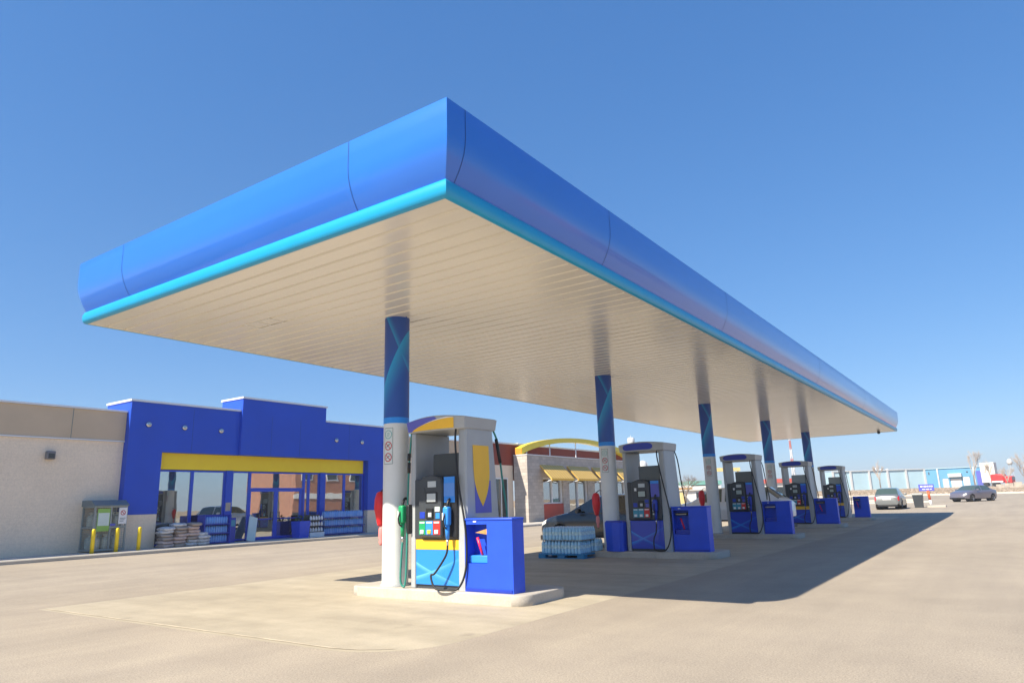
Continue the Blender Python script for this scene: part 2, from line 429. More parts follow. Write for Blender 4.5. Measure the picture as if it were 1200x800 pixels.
# worn sealant line along the front edge of the slab
mb = MB(); L_ = [(-4.2+6.6*k/30, -3.42) for k in range(31)]+corner[1:5]; rj = random.Random(5)
V_ = [(mb.bm.verts.new((x, y-.008-rj.uniform(0, .012), .0095)), mb.bm.verts.new((x, y+.008+rj.uniform(0, .012), .0095))) for x, y in L_]
for a, b in zip(V_, V_[1:]): mb.bm.faces.new((a[0], b[0], b[1], a[1]))
structure(mb.build('apron_joint', flat('pale_apron_joint', (.56, .48, .35), .85, var=.3, scale=3)))
# saw-cut joints across the slab, darkened with dirt
m_cut = flat('dirty_saw_cut', (.17, .145, .11), .9, var=.3, scale=4)
mb = MB()
for y in (4.0, 11.8, 19.6, 27.4): mb.quad((-4.2, y-.009, .0085), (3.35, y-.009, .0085), (3.35, y+.009, .0085), (-4.2, y+.009, .0085))
structure(mb.build('slab_joints', m_cut))
# perimeter kerbs
def kerb(name, p0, p1, w=.25, h=.14, mat='kerb', n=12):
    mb = MB(); rings = []
    d = Vector((p1[0]-p0[0], p1[1]-p0[1], 0)).normalized(); nn = Vector((-d.y, d.x, 0))
    for i in range(n+1):
        t = i/n; x = p0[0]+(p1[0]-p0[0])*t; y = p0[1]+(p1[1]-p0[1])*t; z = gz(x, y)
        rings.append([(x+nn.x*s, y+nn.y*s, z+zz) for s, zz in ((-w/2, -.1), (w/2, -.1), (w/2, h-.03), (w/2-.03, h), (-w/2+.03, h), (-w/2, h-.03))])
    mb.ring_loft(rings, True, True, False)
    return structure(mb.build(name, M[mat]))
M['kerb_pale'] = flat('pale_far_kerb', (.62, .57, .48), .9, var=.08)
kerb('far_kerb', (-60, 114), (110, 116), .35, .22, 'kerb_pale')
kerb('near_kerb', (-14, 74), (0.5, 77), .3, .16, 'kerb_pale')
kerb('verge_kerb', (-8, 64), (2.6, 65.5), .3, .14, 'kerb_pale')
# walkway in front of the shops
mb = MB(); zz = .2
xs = (-18.2, -15.75); prof = [(-20, -.1), (-15.70, -.1), (-15.70, .165), (-15.74, .2), (-20, .2)]
mb.prism(prof, 1, -25, 23.4)
structure(mb.build('walkway', M['walk']))
mb = MB()
mb.prism([(-15.69, -.1), (-15.53, -.1), (-15.53, .175), (-15.56, .205), (-15.66, .205), (-15.69, .19)], 1, -25, 23.4)
structure(mb.build('walkway_kerb', M['kerb']))
mb = MB(); mb.prism([(-17, -.1), (-13.6, -.1), (-13.6, .17), (-13.64, .205), (-17, .205)], 1, 23.45, 46)
structure(mb.build('restaurant_walkway', M['walk']))

# ------------------------------------------------------------------ canopy
AX, AY, BX, DY, H = 3.935, -3.314, -4.21, 35.415, 4.65
canopy = thing('filling_station_canopy', 'long flat blue canopy with cyan lower trim and ribbed beige soffit over the pumps', 'canopy', (0, 16, H))
def path_ring(o, rr):
    """plan outline offset outward by o, sharp at the near right corner, rounded elsewhere"""
    pts = []
    x0, x1, y0, y1 = BX-o, AX+o, AY-o, DY+o
    pts.append((x1, y0))
    def arc(cx, cy, a0, a1, r, n=5):
        for k in range(n+1):
            a = a0+(a1-a0)*k/n; pts.append((cx+r*cos(a), cy+r*sin(a)))
    r = rr+o
    arc(x0+r, y0+r, -pi/2, -pi, r); arc(x0+r, y1-r, pi, pi/2, r); arc(x1-r, y1-r, pi/2, 0, r)
    return pts
def sweep(prof, name, mat, rr=.02, closed_profile=False):
    mb = MB(); rings = [path_ring(o, rr) for o, z in prof]
    n = len(rings[0])
    V = [[mb.bm.verts.new((x, y-16, z-H)) for x, y in r] for r, (o, z) in zip(rings, prof)]
    fs = []
    for i in range(len(V)-1):
        for j in range(n):
            k = (j+1) % n
            f = mb.bm.faces.new((V[i][j], V[i][k], V[i+1][k], V[i+1][j])); f.smooth = True; fs.append(f)
    bmesh.ops.recalc_face_normals(mb.bm, faces=fs)
    if name: 
        # keep the knife edge at the near right corner
        for i in range(len(V)-1):
            e = mb.bm.edges.get((V[i][0], V[i+1][0]))
            if e: e.smooth = False
        return mb.build(name, mat, canopy)
fprof = [(.02, 4.845), (.06, 4.90), (.105, 4.98), (.145, 5.07), (.175, 5.16), (.193, 5.25), (.2, 5.34), (.2, 5.5), (.2, 5.69), (.19, 5.70), (.12, 5.70), (.05, 5.6)]
sweep(fprof, 'fascia', M['blue_fascia'])
sweep([(-.02, 4.655), (-.01, 4.645), (.02, 4.645), (.055, 4.66), (.075, 4.70), (.08, 4.75), (.072, 4.80), (.05, 4.84), (.0, 4.85)], 'lower_trim', M['cyan_trim'])
mb = MB(); mb.quad((BX-.1, AY-.1-16, 5.62-H), (AX+.1, AY-.1-16, 5.62-H), (AX+.1, DY+.1-16, 5.62-H), (BX-.1, DY+.1-16, 5.62-H))
mb.build('roof_deck', M['grey_paint'], canopy)
# ribbed soffit: pans running across the canopy
mb = MB(); y = AY-.015; pitch = .3; prof = []
while y < DY-.001:
    e = min(y+pitch, DY+.015)
    prof += [(y, .0), (y+.014, .03), (y+.046, .03), (y+.06, .0)]
    y += pitch
prof.append((DY+.015, 0))
V = [[mb.bm.verts.new((x, p[0]-16, p[1]+.003)) for p in prof] for x in (BX-.015, AX+.015)]
for i in range(len(prof)-1):
    f = mb.bm.faces.new((V[0][i], V[0][i+1], V[1][i+1], V[1][i]))
mb.build('soffit', M['soffit'], canopy)
for a in ((BX-.016, BX+.05, AY-.016, DY+.016), (AX-.05, AX+.016, AY-.016, DY+.016), (BX+.051, AX-.051, AY-.016, AY+.03), (BX+.051, AX-.051, DY-.03, DY+.016)):
    mb = MB(); mb.box(a[0], a[1], a[2]-16, a[3]-16, -.004, .055); mb.build('soffit_edge', M['soffit'], canopy)
# panel joints on the fascia
def joint_front(x):
    mb = MB(); pr = [(AY-o-.003, z-H) for o, z in fprof[:9]]
    for (a, za), (b, zb) in zip(pr, pr[1:]):
        mb.quad((x-.005, a-16, za), (x+.005, a-16, za), (x+.005, b-16, zb), (x-.005, b-16, zb))
    mb.build('panel_joint', m_joint, canopy)
def joint_side(y, w=.005):
    mb = MB(); pr = [(AX+o+.003, z-H) for o, z in fprof[:9]]
    for (a, za), (b, zb) in zip(pr, pr[1:]):
        mb.quad((a, y-w-16, za), (a, y+w-16, za), (b, y+w-16, zb), (b, y-w-16, zb))
    mb.build('panel_joint', m_joint, canopy)
m_joint = flat('dark_panel_joint', (.012, .06, .25), .5, var=0)
for x in (2.6, -2.72): joint_front(x)
for y in (-3.2, .28, 5.75, 15.0, 24.0, 29.8): joint_side(y, .005 if y < 6 else .008)
# faint access hatch and corner camera
mb = MB(); hx, hy = -1.95, -1.35
for a in ((hx-.35, hx+.35, hy-.17, hy-.155), (hx-.35, hx+.35, hy+.155, hy+.17), (hx-.35, hx-.335, hy-.155, hy+.155), (hx+.335, hx+.35, hy-.155, hy+.155), (hx-.02, hx, hy-.155, hy+.155)):
    mb.box(a[0], a[1], a[2]-16, a[3]-16, -.008, .002)
mb.build('access_hatch', M['white'], canopy)
mb = MB(); mb.lathe([(.0, -.16), (.06, -.14), (.085, -.09), (.085, -.05), (.05, 0)], (3.2, 34.3-16, 0), 12)
mb.build('dome_camera', M['dark_plastic'], canopy)

# ------------------------------------------------------------------ columns
SP, HC = 7.847, .154
def cyl_patch(mb, r, pts, cx=0, cy=0, a0=-1.47):
    """flat polygon (s,t) wrapped round a vertical cylinder"""
    return [mb.bm.verts.new((cx+r*cos(a0+s/r), cy+r*sin(a0+s/r), t)) for s, t in pts]
def ring_patch(mb, r, cs, ct, ri, ro, n=20):
    inn = cyl_patch(mb, r, [(cs+ri*cos(2*pi*k/n), ct+ri*sin(2*pi*k/n)) for k in range(n)])
    out = cyl_patch(mb, r, [(cs+ro*cos(2*pi*k/n), ct+ro*sin(2*pi*k/n)) for k in range(n)])
    for k in range(n):
        mb.bm.faces.new((inn[k], out[k], out[(k+1) % n], inn[(k+1) % n]))
def strip_patch(mb, r, p0, p1, w, n=4):
    d = Vector((p1[0]-p0[0], p1[1]-p0[1])).normalized(); q = Vector((-d.y, d.x))*w/2
    L = [Vector(p0)+(Vector(p1)-Vector(p0))*k/n for k in range(n+1)]
    a = cyl_patch(mb, r, [(p-q)[:] for p in L]); b = cyl_patch(mb, r, [(p+q)[:] for p in L])
    for k in range(n): mb.bm.faces.new((a[k], a[k+1], b[k+1], b[k]))
CR = .215
m_sign_red = flat('sign_red', (.5, .05, .06), .5, var=0); m_sign_teal = flat('sign_teal', (.12, .4, .4), .5, var=0)
m_sign_line = flat('sign_outline', (.16, .22, .22), .5, var=0)
m_sign_bg = flat('sign_background', (.66, .72, .71), .45, var=.03)
def make_column():
    r = thing('canopy_column', '', 'column')
    mb = MB(); mb.lathe([(CR, HC-.02), (CR, 2.80)], n=40, cap=False); mb.build('shaft', M['column_white'], r)
    mb = MB(); mb.lathe([(CR+.03, HC), (CR+.03, HC+.03), (CR+.002, HC+.036)], n=40, cap=False); mb.build('base_collar', M['grey_paint'], r)
    mb = MB(); mb.lathe([(CR+.004, 2.785), (CR+.004, 2.885)], n=40, cap=False); mb.build('stripe_band', M['stripe'], r)
    mb = MB(); mb.lathe([(CR+.003, 2.885), (CR+.003, H+.02)], n=40, cap=False); mb.build('blue_sleeve', M['col_swoosh'], r)
    # sign with three round pictograms
    ss, tt, hw, hh = 0, 2.405, .088, .30
    mb = MB(); rr = CR+.002; a = cyl_patch(mb, rr, [(ss-hw+2*hw*k/6, tt-hh) for k in range(7)]); b = cyl_patch(mb, rr, [(ss-hw+2*hw*k/6, tt+hh) for k in range(7)])
    for k in range(6): mb.bm.faces.new((a[k], a[k+1], b[k+1], b[k]))
    sg = mb.build('safety_sign', m_sign_bg, r)
    mb = MB(); rr = CR+.004
    for p, q in (((ss-hw, tt-hh), (ss+hw, tt-hh)), ((ss+hw, tt-hh), (ss+hw, tt+hh)), ((ss+hw, tt+hh), (ss-hw, tt+hh)), ((ss-hw, tt+hh), (ss-hw, tt-hh))):
        strip_patch(mb, rr, p, q, .008)
    mb.build('border', m_sign_line, sg)
    mb = MB(); ring_patch(mb, rr, ss, tt+.19, .062, .074)
    strip_patch(mb, rr, (ss-.03, tt+.19), (ss+.03, tt+.19), .01); strip_patch(mb, rr, (ss-.03, tt+.165), (ss+.02, tt+.165), .008); strip_patch(mb, rr, (ss-.02, tt+.215), (ss+.03, tt+.215), .008)
    mb.build('pictogram', m_sign_teal, sg)
    for dt in (0, -.19):
        mb = MB(); ring_patch(mb, rr, ss, tt+dt, .058, .074)
        strip_patch(mb, rr+.0015, (ss-.045, tt+dt+.045), (ss+.045, tt+dt-.045), .013)
        mb.build('prohibition_mark', m_sign_red, sg)
        mb = MB(); strip_patch(mb, rr+.0007, (ss-.035, tt+dt-.02), (ss+.035, tt+dt+.03), .013 if dt else .02)
        mb.build('pictogram', m_sign_line, sg)
    return r
clab = ['nearest blue-topped canopy column with sunlit base, beside the green nozzle pump',
        'blue-topped canopy column behind the small faceted bin, next to the bottled water pallet',
        'third white blue-topped canopy column, white car showing directly right of it',
        'fourth blue-topped canopy column, rising behind the cap of the third pump',
        'farthest blue-topped canopy column, mostly hidden behind the last two pumps']
c0 = make_column()
for i in range(5):
    c = c0 if i == 0 else copy_tree(c0)
    c.location = (0, i*SP, 0)
    tag(c, clab[i], 'column', 'canopy columns in a row')

# ------------------------------------------------------------------ pump islands
def make_island():
    mb = MB(); x0, x1, y0, y1 = -.78, 2.75, -.30, .93
    def ring(z, ins, rx=.22):
        P = []
        for cx, cy, a0 in ((x1-rx, y1-rx, 0), (x0+rx, y1-rx, pi/2), (x0+rx, y0+rx, pi), (x1-rx, y0+rx, 1.5*pi)):
            for k in range(7):
                a = a0+pi/2*k/6; P.append((cx+(rx-ins)*cos(a), cy+(rx-ins)*sin(a), z))
        return P
    mb.ring_loft([ring(-.05, 0), ring(.138, .0), ring(HC-.004, .012), ring(HC, .02)], True, True, False)
    for f in mb.bm.faces:
        n_ = f.normal
        f.smooth = len(f.verts) == 4 and f.calc_area() < .06
    return mb.build('pump_island', M['concrete'])
ilab = ['sunlit rounded concrete island under the nearest pump, front edge bathed in sun',
        'shaded concrete pump island touching the pallet of bottled water',
        'concrete pump island under the third pump, in front of the white car',
        'concrete pump island under the fourth pump in the canopy shade',
        'farthest concrete pump island, small bright end showing right of the last blue bin']
i0 = make_island()
for i in range(5):
    c = i0 if i == 0 else copy_tree(i0)
    c.location = (0, i*SP, .0); tag(c, ilab[i], 'pump island', 'concrete pump islands')

# ------------------------------------------------------------------ fuel dispensers
# local frame: origin at island top, x 0..1.12 (left..right pillar), front at y=0, depth .86
PX, PY = .49, -.15
def X(u): return .512+(u-483)*.01655-PX
def Z(v): return .885+(632-v)*.0134-HC
def make_dispenser(kind):
    """kind 0: nearest pump (yellow accents, green hose); 1: plain royal blue door; 2: royal blue door with orange band"""
    r = thing('fuel_dispenser', '', 'fuel pump')
    D = .86
    # left pillar and right pillar (the right one widens to the foot)
    mb = MB(); mb.box(0, .10, .0, D, 0, 2.42, .015); mb.build('pillar', M['grey_paint'], r)
    mb = MB()
    rings = []
    for z, xl, xr, ya, yb in ((0, .995, 1.17, -.01, D+.02), (.9, .99, 1.155, .0, D+.0), (1.7, .985, 1.135, .02, D-.05), (2.42, .975, 1.115, .05, D-.1)):
        b = .025
        rings.append([(xl, ya, z), (xr-b, ya, z), (xr, ya+b, z), (xr, yb-b, z), (xr-b, yb, z), (xl, yb, z)])
    mb.ring_loft(rings, True, True, False); rp = mb.build('pillar', M['grey_paint'], r)
    if kind == 0:   # shield decals on the outer end
        def shield(name, mat, off, y0, y1, zt, zb, point):
            mb = MB(); mid = (y0+y1)/2
            def xx(z):
                k = [(0, 1.17), (.9, 1.155), (1.7, 1.135), (2.42, 1.115)]
                for (a, xa), (b, xb) in zip(k, k[1:]):
                    if z <= b: return xa+(xb-xa)*(z-a)/(b-a)+off
                return 1.115+off
            n = 14; L = []
            for i in range(n+1):
                t = i/n; z = zt+(zb-zt)*t
                w = (y1-y0)/2*(1 if not point else (1-max(0, (t-.35)/.65)**2.4)); w = max(w, .003)
                L.append((mb.bm.verts.new((xx(z), mid-w, z)), mb.bm.verts.new((xx(z), mid+w, z))))
            for a, b in zip(L, L[1:]): mb.bm.faces.new((a[0], a[1], b[1], b[0]))
            mb.build(name, mat, rp)
        shield('blue_decal', M['purple'], .003, .22, .64, 1.62, 1.12, False)
        shield('shield_decal', M['yellow'], .006, .20, .62, 2.17, 1.22, True)
    # cap: arched in plan and slightly crowned
    def cap_ring(z, g):
        P = []
        for k in range(13):
            t = k/12; P.append((-.05-g+t*(1.19+2*g), -.02-g-.075*sin(pi*t), z + .045*sin(pi*t)*(1 if z > 2.5 else 0)))
        for k in range(13):
            t = 1-k/12; P.append((-.05-g+t*(1.19+2*g), D-.06+g+.075*sin(pi*t), z + .045*sin(pi*t)*(1 if z > 2.5 else 0)))
        return P
    mb = MB(); mb.ring_loft([cap_ring(2.42, -.015), cap_ring(2.435, .0), cap_ring(2.60, .02), cap_ring(2.615, -.01)], True, True, False)
    cp = mb.build('cap', M['grey_paint'], r)
    # coloured valance on the cap front
    def val(name, mat, t0, t1, zf0, zf1, off, n=16):
        mb = MB(); L = []
        for k in range(n+1):
            q = k/n; t = t0+(t1-t0)*q
            def pt(f):
                g = .02*f; return (-.05-g+t*(1.19+2*g), -.02-g-.075*sin(pi*t)-off, 2.435+.165*f+.045*sin(pi*t)*f)
            L.append((mb.bm.verts.new(pt(zf0(q))), mb.bm.verts.new(pt(zf1(q)))))
        for a, b in zip(L, L[1:]): mb.bm.faces.new((a[0], b[0], b[1], a[1]))
        mb.build(name, mat, cp)
    if kind == 0:
        val('valance', M['purple'], .005, .62, lambda q: .02, lambda q: .98 if q < .9 else .98-(q-.9)*4, .004)
        val('white_flash', M['white'], .10, .85, lambda q: .02, lambda q: .02+.93*min(1, q*1.15)**.7, .007)
        val('yellow_flash', M['yellow'], .10, .85, lambda q: .02, lambda q: .02+.9*q**.62 if q < .98 else .9, .010)
    else:
        rd = lambda q: min(1, .35+sqrt(max(0, min(q, 1-q)))*2.2)
        val('valance', M['navy'], .1, .78, lambda q: .5-.38*rd(q), lambda q: .5+.42*rd(q), .004)
    # inner back wall of pump: lower body
    dz1 = .73 if kind != 0 else .74
    mb = MB(); mb.box(.10, .99, .035, D-.04, 0, .735); bd = mb.build('lower_cabinet', M['dark_plastic'], r)
    top = .58 if kind == 0 else (.73 if kind == 1 else .60)
    mb = MB(); mb.box(.105, .985, .008, .0345, .06, top, .006)
    mb.build('front_door', M['door_sky'] if kind == 0 else M['door_royal'], r)
    if kind != 1:
        mb = MB(); mb.box(.105, .985, .004, .0345, top+.003, .735, .006); mb.build('accent_strip', M['yellow'], r)
    # console
    zc0, zc1 = .74, Z(562)
    mb = MB(); mb.box(.08, .985, -.005, D-.1, zc0, zc1, .02); cs = mb.build('console', M['dark_plastic'], r)
    # bulged centre panel with rounded head
    xa, xb = X(495.5), X(525); n = 12; zt = Z(557.5); zb = Z(629)
    out = [(xa+.015, zb), (xa, zb+.02), (xa-.004, zt-.16)]
    for k in range(n+1):
        t = k/n; out.append((xa+.02+(xb-xa-.04)*t, zt-.09+.09*sin(pi*(.12+.76*t))))
    out += [(xb+.004, zt-.16), (xb, zb+.02), (xb-.015, zb)]
    mb = MB(); cxm, czm = (xa+xb)/2, (zt+zb)/2
    mb.ring_loft([[(p[0], .1, p[1]) for p in out], [(p[0], -.05, p[1]) for p in out], [(cxm+(p[0]-cxm)*.94, -.075, czm+(p[1]-czm)*.965) for p in out]], True, True, False)
    fp = mb.build('keypad_panel', M['dark_plastic'], cs)
    yf = -.076
    def plate(name, u0, u1, v0, v1, mat, y=yf, th=.006, par=None):
        mb = MB(); mb.box(X(u0), X(u1), y-th, y+.004, Z(v1), Z(v0), .002, 1); return mb.build(name, mat, par or cs)
    plate('price_display', 507.5, 518, 565, 572, M['screen_lit'])
    plate('display_bezel', 505, 519.5, 577.5, 590.5, M['darker'])
    plate('fuel_display', 506.7, 517.7, 579.2, 588.8, M['screen_green'] if kind else M['screen_lit'], yf-.004)
    plate('speaker_badge', 500.5, 504, 573, 578.5, M['white'] if kind else M['dark_plastic'])
    plate('card_reader', 497.5, 504, 600, 607.5, M['navy'])
    plate('reader_slot', 506, 514.5, 596, 608, M['darker'], yf, .02)
    plate('receipt', 509, 513.2, 601, 606, M['screen_lit'], yf-.018)
    plate('button_block', 516.5, 522.5, 594.5, 600, M['sign_pale'] if kind == 0 else M['navy'])
    plate('button_block', 517.5, 522.5, 601.5, 608, M['blue_bright'] if kind == 0 else M['purple'])
    cols = [M['green'], M['blue_bright'], M['red']] if kind == 0 else [M['teal'], M['teal'], M['red']]
    for k, (a, b) in enumerate(((496.6, 504.6), (505, 514), (514.4, 523))):
        g = plate('grade_selector', a, b, 610.5, 626, cols[k])
        mb = MB(); um = (a+b)/2
        mb.box(X(um-2.2), X(um+2.2), yf-.02, yf-.004, Z(625), Z(620.5), .004, 1); mb.build('grade_button', M['white'] if k != 1 or kind else M['yellow'], g)
        mb = MB(); mb.box(X(a+1), X(b-1), yf-.0085, yf-.004, Z(613), Z(611.3)); mb.build('price_strip', M['white'], g)
    # blue advert panel on the right, nozzle boot below
    mb = MB(); mb.box(X(525.6), X(541.5), -.045, .0, Z(629), Z(559), .01); rb = mb.build('nozzle_boot', M['darker'] if kind == 0 else M['dark_plastic'], cs)
    yb = -.046
    plate('advert_panel', 526.4, 539.6, 560.8, 590, M['blue_bright'], yb)
    if kind == 0:
        plate('advert_band', 526.4, 539.6, 568, 583, flat('mid_blue_print', (.1, .28, .72), .4, var=.02), yb-.004)
    else:
        plate('advert_band', 526.4, 539.6, 566, 590, M['purple'] if kind == 1 else M['blue_plastic'], yb-.004)
    if kind:
        for v in (595, 601, 607, 613, 619): plate('grade_tab', 527, 529.6, v, v+3, M['screen_lit'], yb)
    else:
        plate('info_label', 526.5, 530.5, 594, 597, M['screen_lit'], yb); plate('info_label', 526.5, 529.5, 599, 603, M['white'], yb)
    # nozzle in its boot
    def nozzle(xc, zc, y, body, name='nozzle', flip=1):
        mb = MB()
        mb.box(xc-.055, xc+.055, y-.12, y-.015, zc-.13, zc+.15, .03, 3)
        nz = mb.build(name, body, r)
        mb = MB(); mb.tube(smooth_pts([(xc, y-.06, zc+.1), (xc, y-.05, zc+.2), (xc, y+.0, zc+.26), (xc, y+.06, zc+.24)], 4), .022, 10); mb.build('spout', M['darker'], nz)
        mb = MB(); mb.tube(smooth_pts([(xc-.0, y-.1, zc+.07), (xc, y-.15, zc-.02), (xc, y-.14, zc-.13), (xc, y-.08, zc-.18)], 4), .013, 8); mb.build('trigger_guard', M['darker'], nz)
        mb = MB(); mb.cyl((xc, y-.06, zc-.10), (xc, y-.06, zc-.33), .04, .028, 10); mb.build('grip', body, nz)
        mb = MB(); mb.cyl((xc, y-.06, zc-.33), (xc, y-.06, zc-.42), .02, .017, 10); mb.build('swivel', M['chrome'], nz)
        mb = MB(); mb.box(xc-.045*flip-.02, xc-.045*flip+.02, y-.115, y-.09, zc-.05, zc+.06, .006); mb.build('nozzle_badge', M['white'] if kind == 0 else body, nz)
        return nz
    xn = X(533.5)
    nozzle(xn, Z(606), -.05, M['blue_bright'] if kind == 0 else M['navy'])
    za = Z(606)-.42
    loop = [(xn, -.11, za), (xn-.02, -.13, za-.15), (xn-.2, -.17, za-.4), (xn-.26, -.2, .22), (xn-.16, -.22, .05), (xn+.06, -.2, .025), (xn+.22, -.12, .06), (1.18, -.07, .35), (1.16, -.05, .9), (1.03, -.05, 1.6), (.965, -.03, 2.2), (.955, .0, 2.43)]
    if kind: loop = [(xn, -.11, za), (xn-.02, -.13, za-.2), (xn-.07, -.17, .3), (xn-.06, -.19, .07), (xn+.08, -.19, .025), (xn+.24, -.15, .08), (1.2, -.09, .4), (1.2, -.05, .9), (1.08, -.05, 1.6), (.97, -.03, 2.2), (.955, .0, 2.43)]
    mb = MB(); mb.tube(smooth_pts(loop, 8), .016, 8); mb.build('hose', M['rubber'], r)
    # raised screen between the pillars
    mb = MB(); mb.box(.37, .95, .12, D-.25, 1.60, 2.06, .02); mb.build('raised_screen', M['screen_dark'] if kind < 2 else flat('grey_display', (.28, .33, .34), .2, var=.05), r)
    # back nozzle hose on the far side
    mb = MB(); mb.tube(smooth_pts([(1.08, D-.05, 2.45), (1.13, D+.02, 2.2), (1.17, D+.07, 1.6), (1.22, D+.1, 1.0), (1.15, D+.12, .2)], 6), .016, 8); mb.build('hose', M['hose_green'] if kind == 0 else M['rubber'], r)
    if kind == 0:
        mb = MB(); mb.cyl((1.112, D-.005, 2.3), (1.15, D+.045, 1.9), .028, .028, 10); mb.build('breakaway_coupling', M['darker'], r)
        # diesel side: boot, green nozzle, green hose on the outer face of the left pillar
        mb = MB(); mb.box(-.05, .02, -.07, .12, Z(625), Z(591), .025, 3); mb.build('side_boot', M['darker'], r)
        nozzle(-.10, Z(603), -.03, M['green'], 'green_nozzle')
        z2 = Z(603)-.42
        mb = MB(); mb.tube(smooth_pts([(-.10, -.09, z2), (-.11, -.1, .5), (-.13, -.1, .15), (-.10, -.09, .04), (-.05, -.08, .06), (-.04, -.06, .4), (-.05, -.03, 1.2), (-.045, .0, 1.9), (-.02, .03, 2.43)], 8), .016, 8); mb.build('hose', M['hose_green'], r)
        for za_, zb_ in ((2.1, 1.98), (1.95, 1.78)):
            mb = MB(); mb.cyl((-.045, .0, za_), (-.05, .0, zb_), .028, .028, 10); mb.build('breakaway_coupling', M['darker'], r)
    return r
dl = ['nearest fuel pump, yellow and violet cap, green nozzle, sky blue door',
      'fuel pump between the small faceted bin and a larger squeegee bin, plain blue door',
      'third fuel pump with plain royal blue door, white car visible behind it',
      'fourth fuel pump with orange band above its blue door, grey raised screen against the sky',
      'farthest fuel pump with orange band and a gap between it and its blue bin']
prot = {}
for i, k in enumerate((0, 1, 1, 2, 2)):
    d = make_dispenser(k) if k not in prot else copy_tree(prot[k])
    prot[k] = prot.get(k, d)
    d.location = (PX, i*SP+PY, HC); tag(d, dl[i], 'fuel pump', 'fuel pumps under the canopy')

# blue service bins
def make_bin(kind):
    r = thing('service_bin', '', 'bin')
    W, Dp, Hh = .88, .29, 1.05
    ox0, ox1, oz0, oz1 = .03, .42, .40, .96
    mb = MB()
    # shell with a recessed opening: build as a frame of boxes
    for a in ((0, W, 0, Dp, 0, oz0), (0, W, 0, Dp, oz1, Hh-.035), (0, ox0, 0, Dp, oz0, oz1), (ox1, W, 0, Dp, oz0, oz1), (ox0, ox1, .22, Dp, oz0, oz1)):
        mb.box(*a)
    bmesh.ops.remove_doubles(mb.bm, verts=mb.bm.verts[:], dist=.0005)
    # drop interior faces shared by two boxes
    seen = {}
    for f in mb.bm.faces:
        key = tuple(round(c, 3) for c in f.calc_center_median()) + (round(f.calc_area(), 4),)
        seen.setdefault(key, []).append(f)
    dead = [f for v in seen.values() if len(v) > 1 for f in v]
    bmesh.ops.delete(mb.bm, geom=dead, context='FACES')
    mb.build('shell', M['blue_plastic'], r)
    mb = MB(); mb.box(-.012, W+.012, -.014, Dp+.012, Hh-.034, Hh, .012); mb.build('lid', M['blue_plastic'], r)
    mb = MB(); mb.box(ox0+.02, ox1-.01, .05, .215, oz0+.002, oz0+.11, .01); mb.build('bucket', M['blue_bright'] if kind == 0 else M['navy'], r)
    mb = MB(); mb.box(.02, W-.02, -.012, -.001, .015, .05); mb.build('kick_strip', M['navy'], r)
    mb = MB(); mb.box(.17, .23, -.012, .0, oz1+.03, oz1+.05, .004); mb.build('latch', M['white'], r)
    if kind == 2:
        mb = MB(); mb.box(ox0+.06, ox1-.02, .0, .2, oz1-.12, oz1-.08, .005); mb.build('towel_slot', M['stone'], r)
    else:
        if kind == 0:
            mb = MB(); mb.prism([(ox0+.15, oz1-.12), (ox1, oz1-.06), (ox1, oz1-.15)], 1, .03, .2); mb.build('paper_towel', M['wood'], r)
        else:
            mb = MB(); mb.box(ox0+.06, ox1-.02, .0, .2, oz1-.12, oz1-.06, .005); mb.build('towel_slot', M['darker'], r)
            mb = MB(); mb.box(ox0+.08, ox1-.06, -.004, .15, oz1-.105, oz1-.085, .003); mb.build('paper_towel', M['stone'], r)
    if kind != 2:
        mb = MB(); mb.tube([(.19, .07, oz1-.19), (.27, .12, oz0+.05)], [.022, .019], 10)
        mb.build('squeegee', M['magenta'], r)
    return r
bl = ['bright blue service bin in the sun with red squeegee handle and brown paper',
      'blue service bin with red squeegee at the right end of the second pump',
      'blue service bin without a squeegee beside the third pump',
      'blue service bin beside the fourth pump, narrow red squeegee in a dark slot',
      'farthest blue service bin, standing apart from the last pump near the silver car']
bins = {}
for i, k in enumerate((0, 1, 2, 1, 1)):
    b = make_bin(k) if k not in bins else copy_tree(bins[k])
    bins[k] = bins.get(k, b)
    b.location = ((1.625, 1.68, 1.68, 1.68, 1.92)[i], i*SP+(-.07 if i else -.19), HC)
    if i == 4: b.scale = (.8, 1, 1)
    tag(b, bl[i], 'bin', 'blue bins on the pump islands')
# small faceted bin in front of column two
r = thing('litter_bin', 'small faceted royal blue litter bin in front of the second column', 'litter bin', (.20, SP-.22+.02, HC))
def facet(z, w, d): return [(-w, -d*.45, z), (-w*.1, -d, z), (w*.72, -d, z), (w, -d*.5, z), (w, d, z), (-w, d, z)]
mb = MB(); mb.ring_loft([facet(0, .235, .15), facet(.70, .26, .16)], True, True, False); mb.build('body', M['blue_plastic'], r)
mb = MB(); mb.ring_loft([facet(.702, .255, .155), facet(.74, .22, .13)], True, True, False); mb.build('lid', M['navy'], r)
mb = MB(); mb.ring_loft([facet(.0, .242, .156), facet(.1, .246, .159)], True, False, False); mb.build('base_band', M['blue_plastic'], r)

